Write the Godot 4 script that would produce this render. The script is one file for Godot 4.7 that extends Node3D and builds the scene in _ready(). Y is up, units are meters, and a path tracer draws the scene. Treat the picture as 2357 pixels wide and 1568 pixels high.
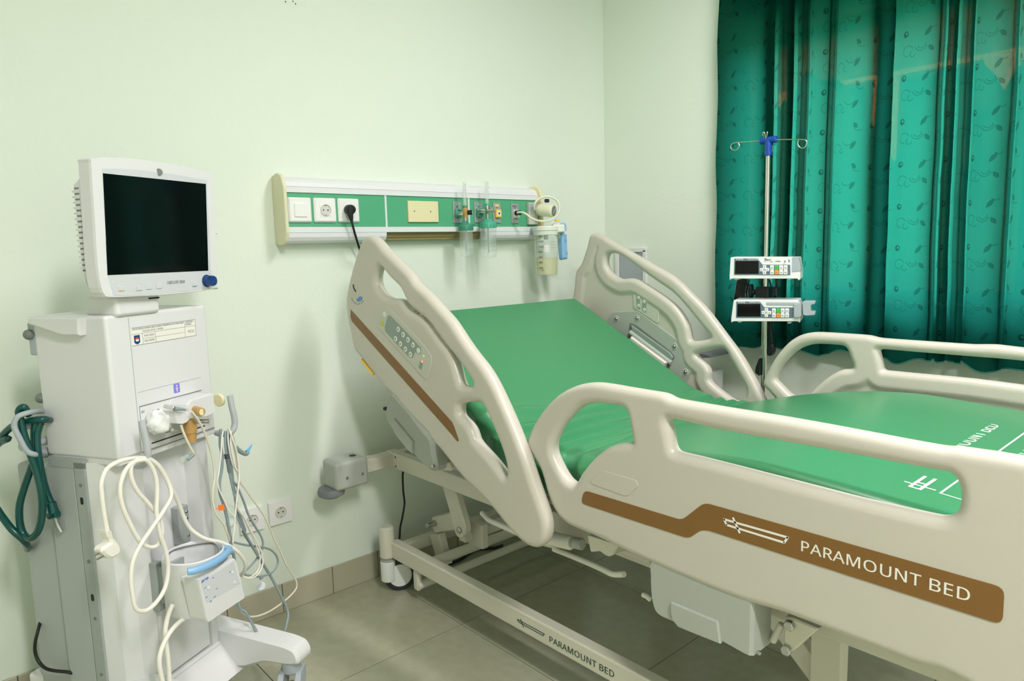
extends Node3D

# ------------------------------------------------------------------ a small mesh kit
class MB:
	var v := PackedVector3Array()
	var n := PackedVector3Array()
	var t := PackedVector2Array()
	var ix := PackedInt32Array()

	func put(p: Vector3, nn: Vector3, uv := Vector2.ZERO) -> int:
		v.append(p)
		n.append(nn)
		t.append(uv)
		return v.size() - 1

	func face(a: int, b: int, c: int) -> void:      # counter-clockwise seen from outside
		ix.append(a)
		ix.append(c)
		ix.append(b)

	func tri(a: Vector3, b: Vector3, c: Vector3) -> void:
		var nn := (b - a).cross(c - a).normalized()
		var i := put(a, nn)
		put(b, nn)
		put(c, nn)
		face(i, i + 1, i + 2)

	func quad(a: Vector3, b: Vector3, c: Vector3, d: Vector3) -> void:
		var nn := (c - a).cross(d - b).normalized()
		var i := put(a, nn, Vector2(0, 1))
		put(b, nn, Vector2(1, 1))
		put(c, nn, Vector2(1, 0))
		put(d, nn, Vector2(0, 0))
		face(i, i + 1, i + 2)
		face(i, i + 2, i + 3)

	func grid(p: PackedVector3Array, w: int, h: int, wrap_w := false, uv := PackedVector2Array()) -> void:
		# smooth sheet of w by h points; outside is on the side of (dw x dh)
		var at := v.size()
		for j in h:
			for i in w:
				var a := p[j * w + ((i + 1) % w if wrap_w else mini(i + 1, w - 1))] - p[j * w + ((i - 1 + w) % w if wrap_w else maxi(i - 1, 0))]
				var b := p[mini(j + 1, h - 1) * w + i] - p[maxi(j - 1, 0) * w + i]
				put(p[j * w + i], a.cross(b).normalized(), uv[j * w + i] if uv.size() else Vector2(float(i) / w, float(j) / h))
		for j in h - 1:
			for i in (w if wrap_w else w - 1):
				var i2 := (i + 1) % w
				face(at + j * w + i, at + j * w + i2, at + (j + 1) * w + i2)
				face(at + j * w + i, at + (j + 1) * w + i2, at + (j + 1) * w + i)

	func rbox(c: Vector3, s: Vector3, r := 0.003, k := 2, xf := Transform3D()) -> void:
		var h := s / 2.0
		r = minf(r, minf(h.x, minf(h.y, h.z)) * 0.999)
		var inner := h - Vector3(r, r, r)
		for ax in 3:
			for sg in [-1.0, 1.0]:
				var a := (ax + 1) % 3
				var b := (ax + 2) % 3
				var la := PackedFloat32Array()
				var lb := PackedFloat32Array()
				for q in k + 1:
					la.append(-h[a] + r * q / k)
					lb.append(-h[b] + r * q / k)
				for q in k + 1:
					la.append(inner[a] + r * q / k)
					lb.append(inner[b] + r * q / k)
				var m := la.size()
				var at := v.size()
				for j in m:
					for i in m:
						var p := Vector3()
						p[ax] = sg * h[ax]
						p[a] = la[i]
						p[b] = lb[j]
						var q := p.clamp(-inner, inner)
						var d := (p - q).normalized()
						put(xf * (c + q + d * r), (xf.basis * d).normalized(), Vector2(float(i) / (m - 1), float(j) / (m - 1)))
				for j in m - 1:
					for i in m - 1:
						var o := at + j * m + i
						if sg > 0:
							face(o, o + 1, o + m + 1)
							face(o, o + m + 1, o + m)
						else:
							face(o, o + m + 1, o + 1)
							face(o, o + m, o + m + 1)

	func tube(p: PackedVector3Array, r: float, segs := 8, closed := false, r2 := -1.0) -> void:
		var m := p.size()
		var up := Vector3.UP
		var at := v.size()
		var t0 := (p[1] - p[0]).normalized()
		if absf(t0.dot(up)) > 0.9:
			up = Vector3.RIGHT
		var side := t0.cross(up).normalized()
		for i in m:
			var d := (p[(i + 1) % m] - p[(i - 1 + m) % m]) if closed else (p[mini(i + 1, m - 1)] - p[maxi(i - 1, 0)])
			d = d.normalized()
			side = (side - d * side.dot(d)).normalized()
			var o := d.cross(side)
			var rr := r if r2 < 0 else lerpf(r, r2, float(i) / (m - 1))
			for k in segs:
				var an := TAU * k / segs
				var nn := side * cos(an) + o * sin(an)
				put(p[i] + nn * rr, nn)
		for i in (m if closed else m - 1):
			var i2 := (i + 1) % m
			for k in segs:
				var k2 := (k + 1) % segs
				face(at + i * segs + k, at + i * segs + k2, at + i2 * segs + k2)
				face(at + i * segs + k, at + i2 * segs + k2, at + i2 * segs + k)
		if not closed:
			for e in 2:
				var i := 0 if e == 0 else m - 1
				var nn := (p[0] - p[1]).normalized() if e == 0 else (p[m - 1] - p[m - 2]).normalized()
				var c := put(p[i], nn)
				for k in segs:
					put(v[at + i * segs + k], nn)
				for k in segs:
					if e == 0:
						face(c, c + 1 + (k + 1) % segs, c + 1 + k)
					else:
						face(c, c + 1 + k, c + 1 + (k + 1) % segs)

	func lathe(prof: PackedVector2Array, xf := Transform3D(), segs := 24) -> void:
		# (radius, height) from bottom to top, outside to the right; turned round local y
		for i in prof.size() - 1:
			var a := prof[i]
			var b := prof[i + 1]
			var d := (b - a).normalized()
			var na := Vector2(d.y, -d.x)
			var nb := na
			if i > 0:
				var e := (a - prof[i - 1]).normalized()
				if e.dot(d) > 0.75:
					na = (na + Vector2(e.y, -e.x)).normalized()
			if i < prof.size() - 2:
				var e := (prof[i + 2] - b).normalized()
				if e.dot(d) > 0.75:
					nb = (nb + Vector2(e.y, -e.x)).normalized()
			var at := v.size()
			for k in segs + 1:
				var an := TAU * k / segs
				var c := cos(an)
				var s := sin(an)
				put(xf * Vector3(a.x * c, a.y, a.x * s), (xf.basis * Vector3(na.x * c, na.y, na.x * s)).normalized(), Vector2(float(k) / segs, a.y))
				put(xf * Vector3(b.x * c, b.y, b.x * s), (xf.basis * Vector3(nb.x * c, nb.y, nb.x * s)).normalized(), Vector2(float(k) / segs, b.y))
			for k in segs:
				var o := at + k * 2
				face(o, o + 1, o + 3)
				face(o, o + 3, o + 2)

	func prism(poly: PackedVector2Array, xf: Transform3D, depth: float, bev := 0.0) -> void:
		# a plate: the outline in local x, y, from local z = 0 to depth, the front edge bevelled
		var p := poly.duplicate()
		var area := 0.0
		for i in p.size():
			area += p[i].cross(p[(i + 1) % p.size()])
		if area < 0:
			p.reverse()
		var q0 := p
		p = PackedVector2Array()
		for i in q0.size():
			if q0[i].distance_to(q0[(i + 1) % q0.size()]) > 0.00012:
				p.append(q0[i])
		var m := p.size()
		var f := PackedVector2Array()
		for i in m:
			var e1 := (p[i] - p[(i - 1 + m) % m]).normalized()
			var e2 := (p[(i + 1) % m] - p[i]).normalized()
			var n1 := Vector2(-e1.y, e1.x)
			var n2 := Vector2(-e2.y, e2.x)
			f.append(p[i] + (n1 + n2) / maxf(0.35, 1.0 + n1.dot(n2)) * bev)
		var tr := Geometry2D.triangulate_polygon(f)
		if tr.is_empty():
			for i in m:
				f[i] = p[i].lerp(f[i], 0.3)
			tr = Geometry2D.triangulate_polygon(f)
		if tr.is_empty():
			f = p.duplicate()
			tr = Geometry2D.triangulate_polygon(f)
		if tr.is_empty():
			tr = Geometry2D.triangulate_delaunay(f)
			push_warning("outline crosses itself")
		var dz := depth - bev
		for i in range(0, tr.size(), 3):
			var a := f[tr[i]]
			var b := f[tr[i + 1]]
			var c := f[tr[i + 2]]
			if (b - a).cross(c - a) < 0:
				var w := b
				b = c
				c = w
			tri(xf * Vector3(a.x, a.y, depth), xf * Vector3(b.x, b.y, depth), xf * Vector3(c.x, c.y, depth))
			a = p[tr[i]]
			b = p[tr[i + 1]]
			c = p[tr[i + 2]]
			if (b - a).cross(c - a) < 0:
				var w := b
				b = c
				c = w
			tri(xf * Vector3(a.x, a.y, 0), xf * Vector3(c.x, c.y, 0), xf * Vector3(b.x, b.y, 0))
		for i in m:
			var i2 := (i + 1) % m
			var a := p[i]
			var b := p[i2]
			quad(xf * Vector3(a.x, a.y, 0), xf * Vector3(b.x, b.y, 0), xf * Vector3(b.x, b.y, dz), xf * Vector3(a.x, a.y, dz))
			if bev > 0:
				quad(xf * Vector3(a.x, a.y, dz), xf * Vector3(b.x, b.y, dz), xf * Vector3(f[i2].x, f[i2].y, depth), xf * Vector3(f[i].x, f[i].y, depth))

	func cyl(a: Vector3, b: Vector3, r: float, segs := 20, ch := 0.0) -> void:
		var l := a.distance_to(b)
		lathe(PackedVector2Array([Vector2(0, 0), Vector2(r - ch, 0), Vector2(r, ch), Vector2(r, l - ch), Vector2(r - ch, l), Vector2(0, l)]), MB.along(a, b), segs)

	static func along(a: Vector3, b: Vector3) -> Transform3D:
		var y := (b - a).normalized()
		var x := y.cross(Vector3.UP if absf(y.y) < 0.9 else Vector3.RIGHT).normalized()
		return Transform3D(Basis(x, y, x.cross(y)), a)

	func ball(c: Vector3, r: float, sc := Vector3.ONE, segs := 16) -> void:
		var pr := PackedVector2Array()
		for i in segs / 2 + 1:
			var an := PI * i / (segs / 2) - PI / 2
			pr.append(Vector2(cos(an) * r, sin(an) * r))
		lathe(pr, Transform3D(Basis.from_scale(sc), c), segs)

	func mirrored(x0: float) -> MB:
		var o := MB.new()
		for i in v.size():
			o.put(Vector3(2 * x0 - v[i].x, v[i].y, v[i].z), Vector3(-n[i].x, n[i].y, n[i].z), t[i])
		for i in range(0, ix.size(), 3):
			o.ix.append(ix[i])
			o.ix.append(ix[i + 2])
			o.ix.append(ix[i + 1])
		return o

	func mesh() -> ArrayMesh:
		var a := []
		a.resize(Mesh.ARRAY_MAX)
		a[Mesh.ARRAY_VERTEX] = v
		a[Mesh.ARRAY_NORMAL] = n
		a[Mesh.ARRAY_TEX_UV] = t
		a[Mesh.ARRAY_INDEX] = ix
		var m := ArrayMesh.new()
		m.add_surface_from_arrays(Mesh.PRIMITIVE_TRIANGLES, a)
		return m

# ------------------------------------------------------------------ naming and placing
const XL := Basis(Vector3(0, 0, 1), Vector3(0, 1, 0), Vector3(-1, 0, 0))     # a plate facing -x, drawn in (z, y)
var M := {}
var taken := {}
var off := {}
var font := SystemFont.new()

func numbered(called: String) -> String:
	var k: int = taken.get(called, 0)
	taken[called] = k + 1
	return called if k == 0 else "%s_%03d" % [called, k]

func thing(called: String, label: String, category: String, at := Vector3.ZERO, turn := 0.0, group := "") -> Node3D:
	# children are given in the scene's own metres when turn is 0, in the thing's own axes otherwise
	var o := Node3D.new()
	o.name = numbered(called)
	add_child(o)
	o.position = at
	o.rotation.y = turn
	tag(o, label, category, group)
	off[o] = -at if turn == 0.0 else Vector3.ZERO
	return o

func tag(o: Node3D, label: String, category: String, group := "") -> Node3D:
	o.set_meta("label", label)
	o.set_meta("category", category)
	if group:
		o.set_meta("group", group)
	return o

func obj(called: String, shape, m: Material, parent: Node = null, label := "") -> MeshInstance3D:
	var o := MeshInstance3D.new()
	o.mesh = shape.mesh() if shape is MB else shape
	o.material_override = m
	if parent == null:
		o.name = numbered(called)
		add_child(o)
	else:
		o.name = called
		parent.add_child(o, true)
		o.position = off.get(parent, Vector3.ZERO)
	if label:
		o.set_meta("label", label)
	return o

func struct(called: String, shape, m: Material, parent: Node = null) -> MeshInstance3D:
	var o := obj(called, shape, m, parent)
	if parent == null:
		o.set_meta("kind", "structure")
	return o

func box(c: Vector3, s: Vector3, r := 0.003, k := 2, xf := Transform3D()) -> MB:
	var b := MB.new()
	b.rbox(c, s, r, k, xf)
	return b

func bx(x0: float, x1: float, y0: float, y1: float, z0: float, z1: float, r := 0.003, k := 2) -> MB:
	return box(Vector3(x0 + x1, y0 + y1, z0 + z1) / 2.0, Vector3(absf(x1 - x0), absf(y1 - y0), absf(z1 - z0)), r, k)

func rod(a: Vector3, b: Vector3, r: float, segs := 16, ch := 0.0) -> MB:
	var o := MB.new()
	o.cyl(a, b, r, segs, ch)
	return o

func plate(poly: PackedVector2Array, xf: Transform3D, depth: float, bev := 0.0) -> MB:
	var o := MB.new()
	o.prism(poly, xf, depth, bev)
	return o

func p2(a: Array) -> PackedVector2Array:
	var o := PackedVector2Array()
	for i in range(0, a.size(), 2):
		o.append(Vector2(a[i], a[i + 1]))
	return o

func p3(a: Array) -> PackedVector3Array:
	var o := PackedVector3Array()
	for i in range(0, a.size(), 3):
		o.append(Vector3(a[i], a[i + 1], a[i + 2]))
	return o

func curve(p: PackedVector3Array, per := 6, closed := false) -> PackedVector3Array:
	var o := PackedVector3Array()
	var m := p.size()
	for i in (m if closed else m - 1):
		var a := p[(i - 1 + m) % m] if closed or i > 0 else p[0] * 2 - p[1]
		var d := p[(i + 2) % m] if closed or i < m - 2 else p[m - 1] * 2 - p[m - 2]
		for k in per:
			o.append(p[i].cubic_interpolate(p[(i + 1) % m], a, d, float(k) / per))
	if not closed:
		o.append(p[m - 1])
	return o

func smooth2(p: PackedVector2Array, per := 3) -> PackedVector2Array:
	var o := PackedVector2Array()
	var m := p.size()
	for i in m:
		for k in per:
			o.append(p[i].cubic_interpolate(p[(i + 1) % m], p[(i - 1 + m) % m], p[(i + 2) % m], float(k) / per))
	return o

func rounded(p: PackedVector2Array, r: float, k := 4) -> PackedVector2Array:
	var o := PackedVector2Array()
	var m := p.size()
	for i in m:
		var a := p[(i - 1 + m) % m] - p[i]
		var b := p[(i + 1) % m] - p[i]
		var q := minf(r, minf(a.length(), b.length()) * 0.45)
		var pa := p[i] + a.normalized() * q
		var pb := p[i] + b.normalized() * q
		for s in k + 1:
			var w := float(s) / k
			o.append(pa.lerp(p[i], w).lerp(p[i].lerp(pb, w), w))
	return o

func rrect(x0: float, x1: float, y0: float, y1: float, r: float, k := 4) -> PackedVector2Array:
	return rounded(PackedVector2Array([Vector2(x0, y0), Vector2(x1, y0), Vector2(x1, y1), Vector2(x0, y1)]), r, k)

func ring2(c: Vector2, r: float, k := 20) -> PackedVector2Array:
	var o := PackedVector2Array()
	for i in k:
		o.append(c + Vector2.from_angle(TAU * i / k) * r)
	return o

func cord(pts: Array, r: float, per := 6, segs := 8) -> MB:
	var o := MB.new()
	o.tube(curve(p3(pts), per), r, segs)
	return o

func words(say: String, high: float, m: Material, xf: Transform3D, parent: Node, wide := 1.0, called := "lettering", thick := 0.0006, bold := false) -> MeshInstance3D:
	# lettering on a surface: xf.origin is the left end of the baseline, its x the reading direction, its z out of the surface
	var t := TextMesh.new()
	t.font = font
	t.text = say
	t.font_size = 64
	t.pixel_size = high / 46.0
	t.depth = thick
	t.horizontal_alignment = HORIZONTAL_ALIGNMENT_LEFT
	t.vertical_alignment = VERTICAL_ALIGNMENT_BOTTOM
	t.curve_step = 2.0
	var o := MeshInstance3D.new()
	o.mesh = t
	o.material_override = m
	o.name = called
	parent.add_child(o, true)
	var drop := Vector3(0, -high * 0.3, 0)
	var b := xf.basis * Basis.from_scale(Vector3(wide, 1, 1))
	o.transform = Transform3D(b, xf.origin + b * drop + off.get(parent, Vector3.ZERO))
	return o

func c8(r: float, g: float, b: float, a := 1.0) -> Color:
	return Color(r / 255.0, g / 255.0, b / 255.0, a)

func mat(called: String, col: Color, rough := 0.5, metal := 0.0, spec := 0.5) -> StandardMaterial3D:
	var m := StandardMaterial3D.new()
	m.resource_name = called
	m.albedo_color = col
	m.roughness = rough
	m.metallic = metal
	m.metallic_specular = spec
	M[called] = m
	return m

func pane(called: String, col: Color, alpha: float) -> StandardMaterial3D:
	var m := mat(called, Color(col.r, col.g, col.b, alpha), 0.06)
	m.transparency = BaseMaterial3D.TRANSPARENCY_ALPHA
	m.cull_mode = BaseMaterial3D.CULL_DISABLED
	return m

func noise_tex(freq: float, size := 256, as_normal := false, bump := 2.0, ramp: Gradient = null, oct := 4) -> NoiseTexture2D:
	var f := FastNoiseLite.new()
	f.seed = 7
	f.frequency = freq
	f.fractal_octaves = oct
	var t := NoiseTexture2D.new()
	t.width = size
	t.height = size
	t.seamless = true
	t.noise = f
	t.as_normal_map = as_normal
	t.bump_strength = bump
	t.color_ramp = ramp
	return t

func grained(m: StandardMaterial3D, freq: float, strength: float, scale: float) -> void:
	m.normal_enabled = true
	m.normal_texture = noise_tex(freq, 256, true, 2.0)
	m.normal_scale = strength
	m.uv1_triplanar = true
	m.uv1_world_triplanar = true
	m.uv1_scale = Vector3.ONE * scale

# a moulded plastic plate with holes, its edges rounded like a tube: a distance field in the plane, thickened and meshed as surface nets
func moulded(outer: PackedVector2Array, holes: Array, h: float, r: float, recess: float, x0: float, inner := 1.0) -> MB:
	var cell := 0.006
	var rect := Rect2(outer[0], Vector2.ZERO)
	for q in outer:
		rect = rect.expand(q)
	rect = rect.grow(cell * 3)
	var w := int(rect.size.x / cell) + 1
	var t := int(rect.size.y / cell) + 1
	var loops := [outer] + holes
	var d := PackedFloat32Array()
	d.resize(w * t)
	for j in t:
		var y := rect.position.y + j * cell
		var cuts := []
		for lp: PackedVector2Array in loops:
			for i in lp.size():
				var a := lp[i]
				var b := lp[(i + 1) % lp.size()]
				if (a.y > y) != (b.y > y):
					cuts.append(a.x + (y - a.y) / (b.y - a.y) * (b.x - a.x))
		cuts.sort()
		var k := 0
		for i in w:
			var x := rect.position.x + i * cell
			while k < cuts.size() and cuts[k] < x:
				k += 1
			d[j * w + i] = -1.0 if k % 2 == 1 else 1.0
	var best := PackedFloat32Array()
	best.resize(w * t)
	best.fill(0.09)
	for lp: PackedVector2Array in loops:
		for s in lp.size():
			var a := lp[s]
			var b := lp[(s + 1) % lp.size()]
			var e := b - a
			var inv := 1.0 / maxf(e.length_squared(), 1e-12)
			var i0 := maxi(0, int((minf(a.x, b.x) - 0.085 - rect.position.x) / cell))
			var i1 := mini(w - 1, int((maxf(a.x, b.x) + 0.085 - rect.position.x) / cell))
			var j0 := maxi(0, int((minf(a.y, b.y) - 0.085 - rect.position.y) / cell))
			var j1 := mini(t - 1, int((maxf(a.y, b.y) + 0.085 - rect.position.y) / cell))
			for j in range(j0, j1 + 1):
				for i in range(i0, i1 + 1):
					var g := Vector2(rect.position.x + i * cell, rect.position.y + j * cell) - a
					var l := (g - e * clampf(g.dot(e) * inv, 0.0, 1.0)).length()
					if l < best[j * w + i]:
						best[j * w + i] = l
	for i in w * t:
		d[i] *= best[i]
	for turn in 2:
		var c := d.duplicate()
		for j in range(1, t - 1):
			for i in range(1, w - 1):
				var o := j * w + i
				d[o] = (c[o] * 4.0 + c[o - 1] + c[o + 1] + c[o - w] + c[o + w]) / 8.0
	var lay := int(ceil((2.0 * h + 0.006) / 0.0055)) + 1
	var z0 := -(lay - 1) * 0.0055 / 2.0
	var f := PackedFloat32Array()
	f.resize(w * t * lay)
	for o in w * t:
		var dd := d[o]
		var low := recess * smoothstep(0.046, 0.07, -dd)
		for k in lay:
			var z := z0 + k * 0.0055
			var lo := low if z * inner < 0 else 0.0
			var e := absf(z) - h + lo + r
			var a := dd + r
			f[k * w * t + o] = sqrt(a * a + e * e) - r if a > 0 and e > 0 else maxf(a, e) - r
	var out := MB.new()
	var cellv := PackedInt32Array()
	cellv.resize(w * t * lay)
	cellv.fill(-1)
	var wt := w * t
	var cn := [0, 1, w, w + 1, wt, wt + 1, wt + w, wt + w + 1]
	for k in lay - 1:
		for j in t - 1:
			for i in w - 1:
				var o := k * wt + j * w + i
				if d[j * w + i] > 0.02 or (d[j * w + i] < -0.075 and k > 3 and k < lay - 4 and recess == 0.0):
					continue
				var f0 := f[o]
				var f1 := f[o + 1]
				var f2 := f[o + w]
				var f3 := f[o + w + 1]
				var f4 := f[o + wt]
				var f5 := f[o + wt + 1]
				var f6 := f[o + wt + w]
				var f7 := f[o + wt + w + 1]
				var neg := int(f0 < 0) + int(f1 < 0) + int(f2 < 0) + int(f3 < 0) + int(f4 < 0) + int(f5 < 0) + int(f6 < 0) + int(f7 < 0)
				if neg == 0 or neg == 8:
					continue
				var g := Vector3(f1 + f3 + f5 + f7 - f0 - f2 - f4 - f6, f2 + f3 + f6 + f7 - f0 - f1 - f4 - f5, f4 + f5 + f6 + f7 - f0 - f1 - f2 - f3) / 4.0
				g = Vector3(g.x / cell, g.y / cell, g.z / 0.0055)
				var mid := (f0 + f1 + f2 + f3 + f4 + f5 + f6 + f7) / 8.0
				var p := Vector3(rect.position.x + (i + 0.5) * cell, rect.position.y + (j + 0.5) * cell, z0 + (k + 0.5) * 0.0055)
				p -= g * clampf(mid / maxf(g.length_squared(), 0.05), -0.005, 0.005)
				g = g.normalized()
				cellv[o] = out.put(Vector3(x0 - p.z, p.y, p.x), Vector3(-g.z, g.y, g.x), Vector2(p.x, p.y))
	for k in range(1, lay - 1):
		for j in range(1, t - 1):
			for i in range(1, w - 1):
				var o := k * wt + j * w + i
				var s := f[o] < 0
				for ax in 3:
					var st: int = [1, w, wt][ax]
					if (f[o + st] < 0) == s:
						continue
					var b: int = [w, wt, 1][ax]
					var c: int = [wt, 1, w][ax]
					var q0 := cellv[o - b - c]
					var q1 := cellv[o - c]
					var q2 := cellv[o]
					var q3 := cellv[o - b]
					if q0 < 0 or q1 < 0 or q2 < 0 or q3 < 0:
						continue
					if not s:
						out.face(q0, q3, q2)
						out.face(q0, q2, q1)
					else:
						out.face(q0, q1, q2)
						out.face(q0, q2, q3)
	return out

func _ready() -> void:
	font.font_names = PackedStringArray(["Droid Sans"])
	view_and_light()
	materials()
	room()
	outside()
	bed()
	mattress()
	ventilator()
	headwall()
	wall_sockets()
	flow_and_suction()
	pole_and_pumps()
	curtain()
	cables()
	small_things()

func view_and_light() -> void:
	var cam := Camera3D.new()
	cam.name = "camera"
	cam.fov = rad_to_deg(2.0 * atan(784.0 / 1630.5))
	cam.near = 0.05
	cam.transform = Transform3D(Basis(Vector3(0.745011, -0.026817, 0.666513), Vector3(0.106378, 0.991180, -0.079026), Vector3(-0.658516, 0.129777, 0.741293)), Vector3(-2.7966, 1.3, 2.4096))
	var at := CameraAttributesPhysical.new()
	at.frustum_focal_length = 24.96
	at.frustum_focus_distance = 2.7
	at.exposure_aperture = 4.5
	add_child(cam)
	cam.current = true
	var env := Environment.new()
	env.background_mode = Environment.BG_SKY
	var sky := Sky.new()
	var ps := ProceduralSkyMaterial.new()
	ps.sky_top_color = c8(205, 214, 216)
	ps.sky_horizon_color = c8(228, 228, 218)
	ps.ground_horizon_color = c8(160, 165, 150)
	ps.ground_bottom_color = c8(90, 95, 85)
	ps.sky_energy_multiplier = 2.9
	sky.sky_material = ps
	env.sky = sky
	env.tonemap_mode = Environment.TONE_MAPPER_LINEAR
	env.tonemap_exposure = 1.0
	env.sdfgi_enabled = true
	env.ssao_enabled = true
	env.ssil_enabled = true
	var we := WorldEnvironment.new()
	we.name = "surroundings"
	we.environment = env
	add_child(we)
	var sun := DirectionalLight3D.new()
	sun.name = "sun"
	sun.light_color = Color(1.0, 0.87, 0.7)
	sun.light_energy = 13.0
	sun.light_angular_distance = 0.6
	sun.shadow_enabled = true
	add_child(sun)
	sun.look_at_from_position(Vector3.ZERO, Vector3(0.62, -0.72, -0.3))
	ceiling_lamp(Vector3(-1.05, 2.86, 1.95), 0.22, 1.20, 4.4, "long white ceiling lamp above the hospital bed")
	ceiling_lamp(Vector3(-2.5, 2.86, 3.35), 0.22, 1.20, 8.8, "long white ceiling lamp on the other side of the room")

func ceiling_lamp(at: Vector3, sx: float, sz: float, energy: float, label: String) -> void:
	var t := thing("ceiling_lamp", label, "lamp", at)
	var fr := MB.new()
	for s in [-1.0, 1.0]:
		fr.rbox(at + Vector3(s * (sx / 2 + 0.01), 0.01, 0), Vector3(0.02, 0.06, sz + 0.04), 0.003)
		fr.rbox(at + Vector3(0, 0.01, s * (sz / 2 + 0.01)), Vector3(sx, 0.06, 0.02), 0.003)
	fr.rbox(at + Vector3(0, 0.03, 0), Vector3(sx + 0.02, 0.02, sz + 0.02), 0.003)
	var wm := mat("lamp_white", Color(0.9, 0.9, 0.88), 0.5)
	obj("housing", fr, wm, t)
	var g := mat("lamp_diffuser", Color(0.9, 0.9, 0.88), 0.5)
	g.emission_enabled = true
	g.emission = Color(1.0, 0.97, 0.99)
	g.emission_energy_multiplier = 1.5
	obj("diffuser", bx(at.x - sx / 2, at.x + sx / 2, at.y - 0.006, at.y + 0.004, at.z - sz / 2, at.z + sz / 2, 0.002), g, t)
	var l := AreaLight3D.new()
	l.name = "lamp_light"
	l.area_size = Vector2(sx, sz)
	l.light_color = Color(1.0, 0.97, 0.99)
	l.light_energy = energy
	l.area_range = 12.0
	l.area_attenuation = 2.0
	l.shadow_enabled = true
	t.add_child(l)
	l.position = Vector3(0, -0.012, 0)
	l.rotation_degrees = Vector3(-90, 0, 0)

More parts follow.
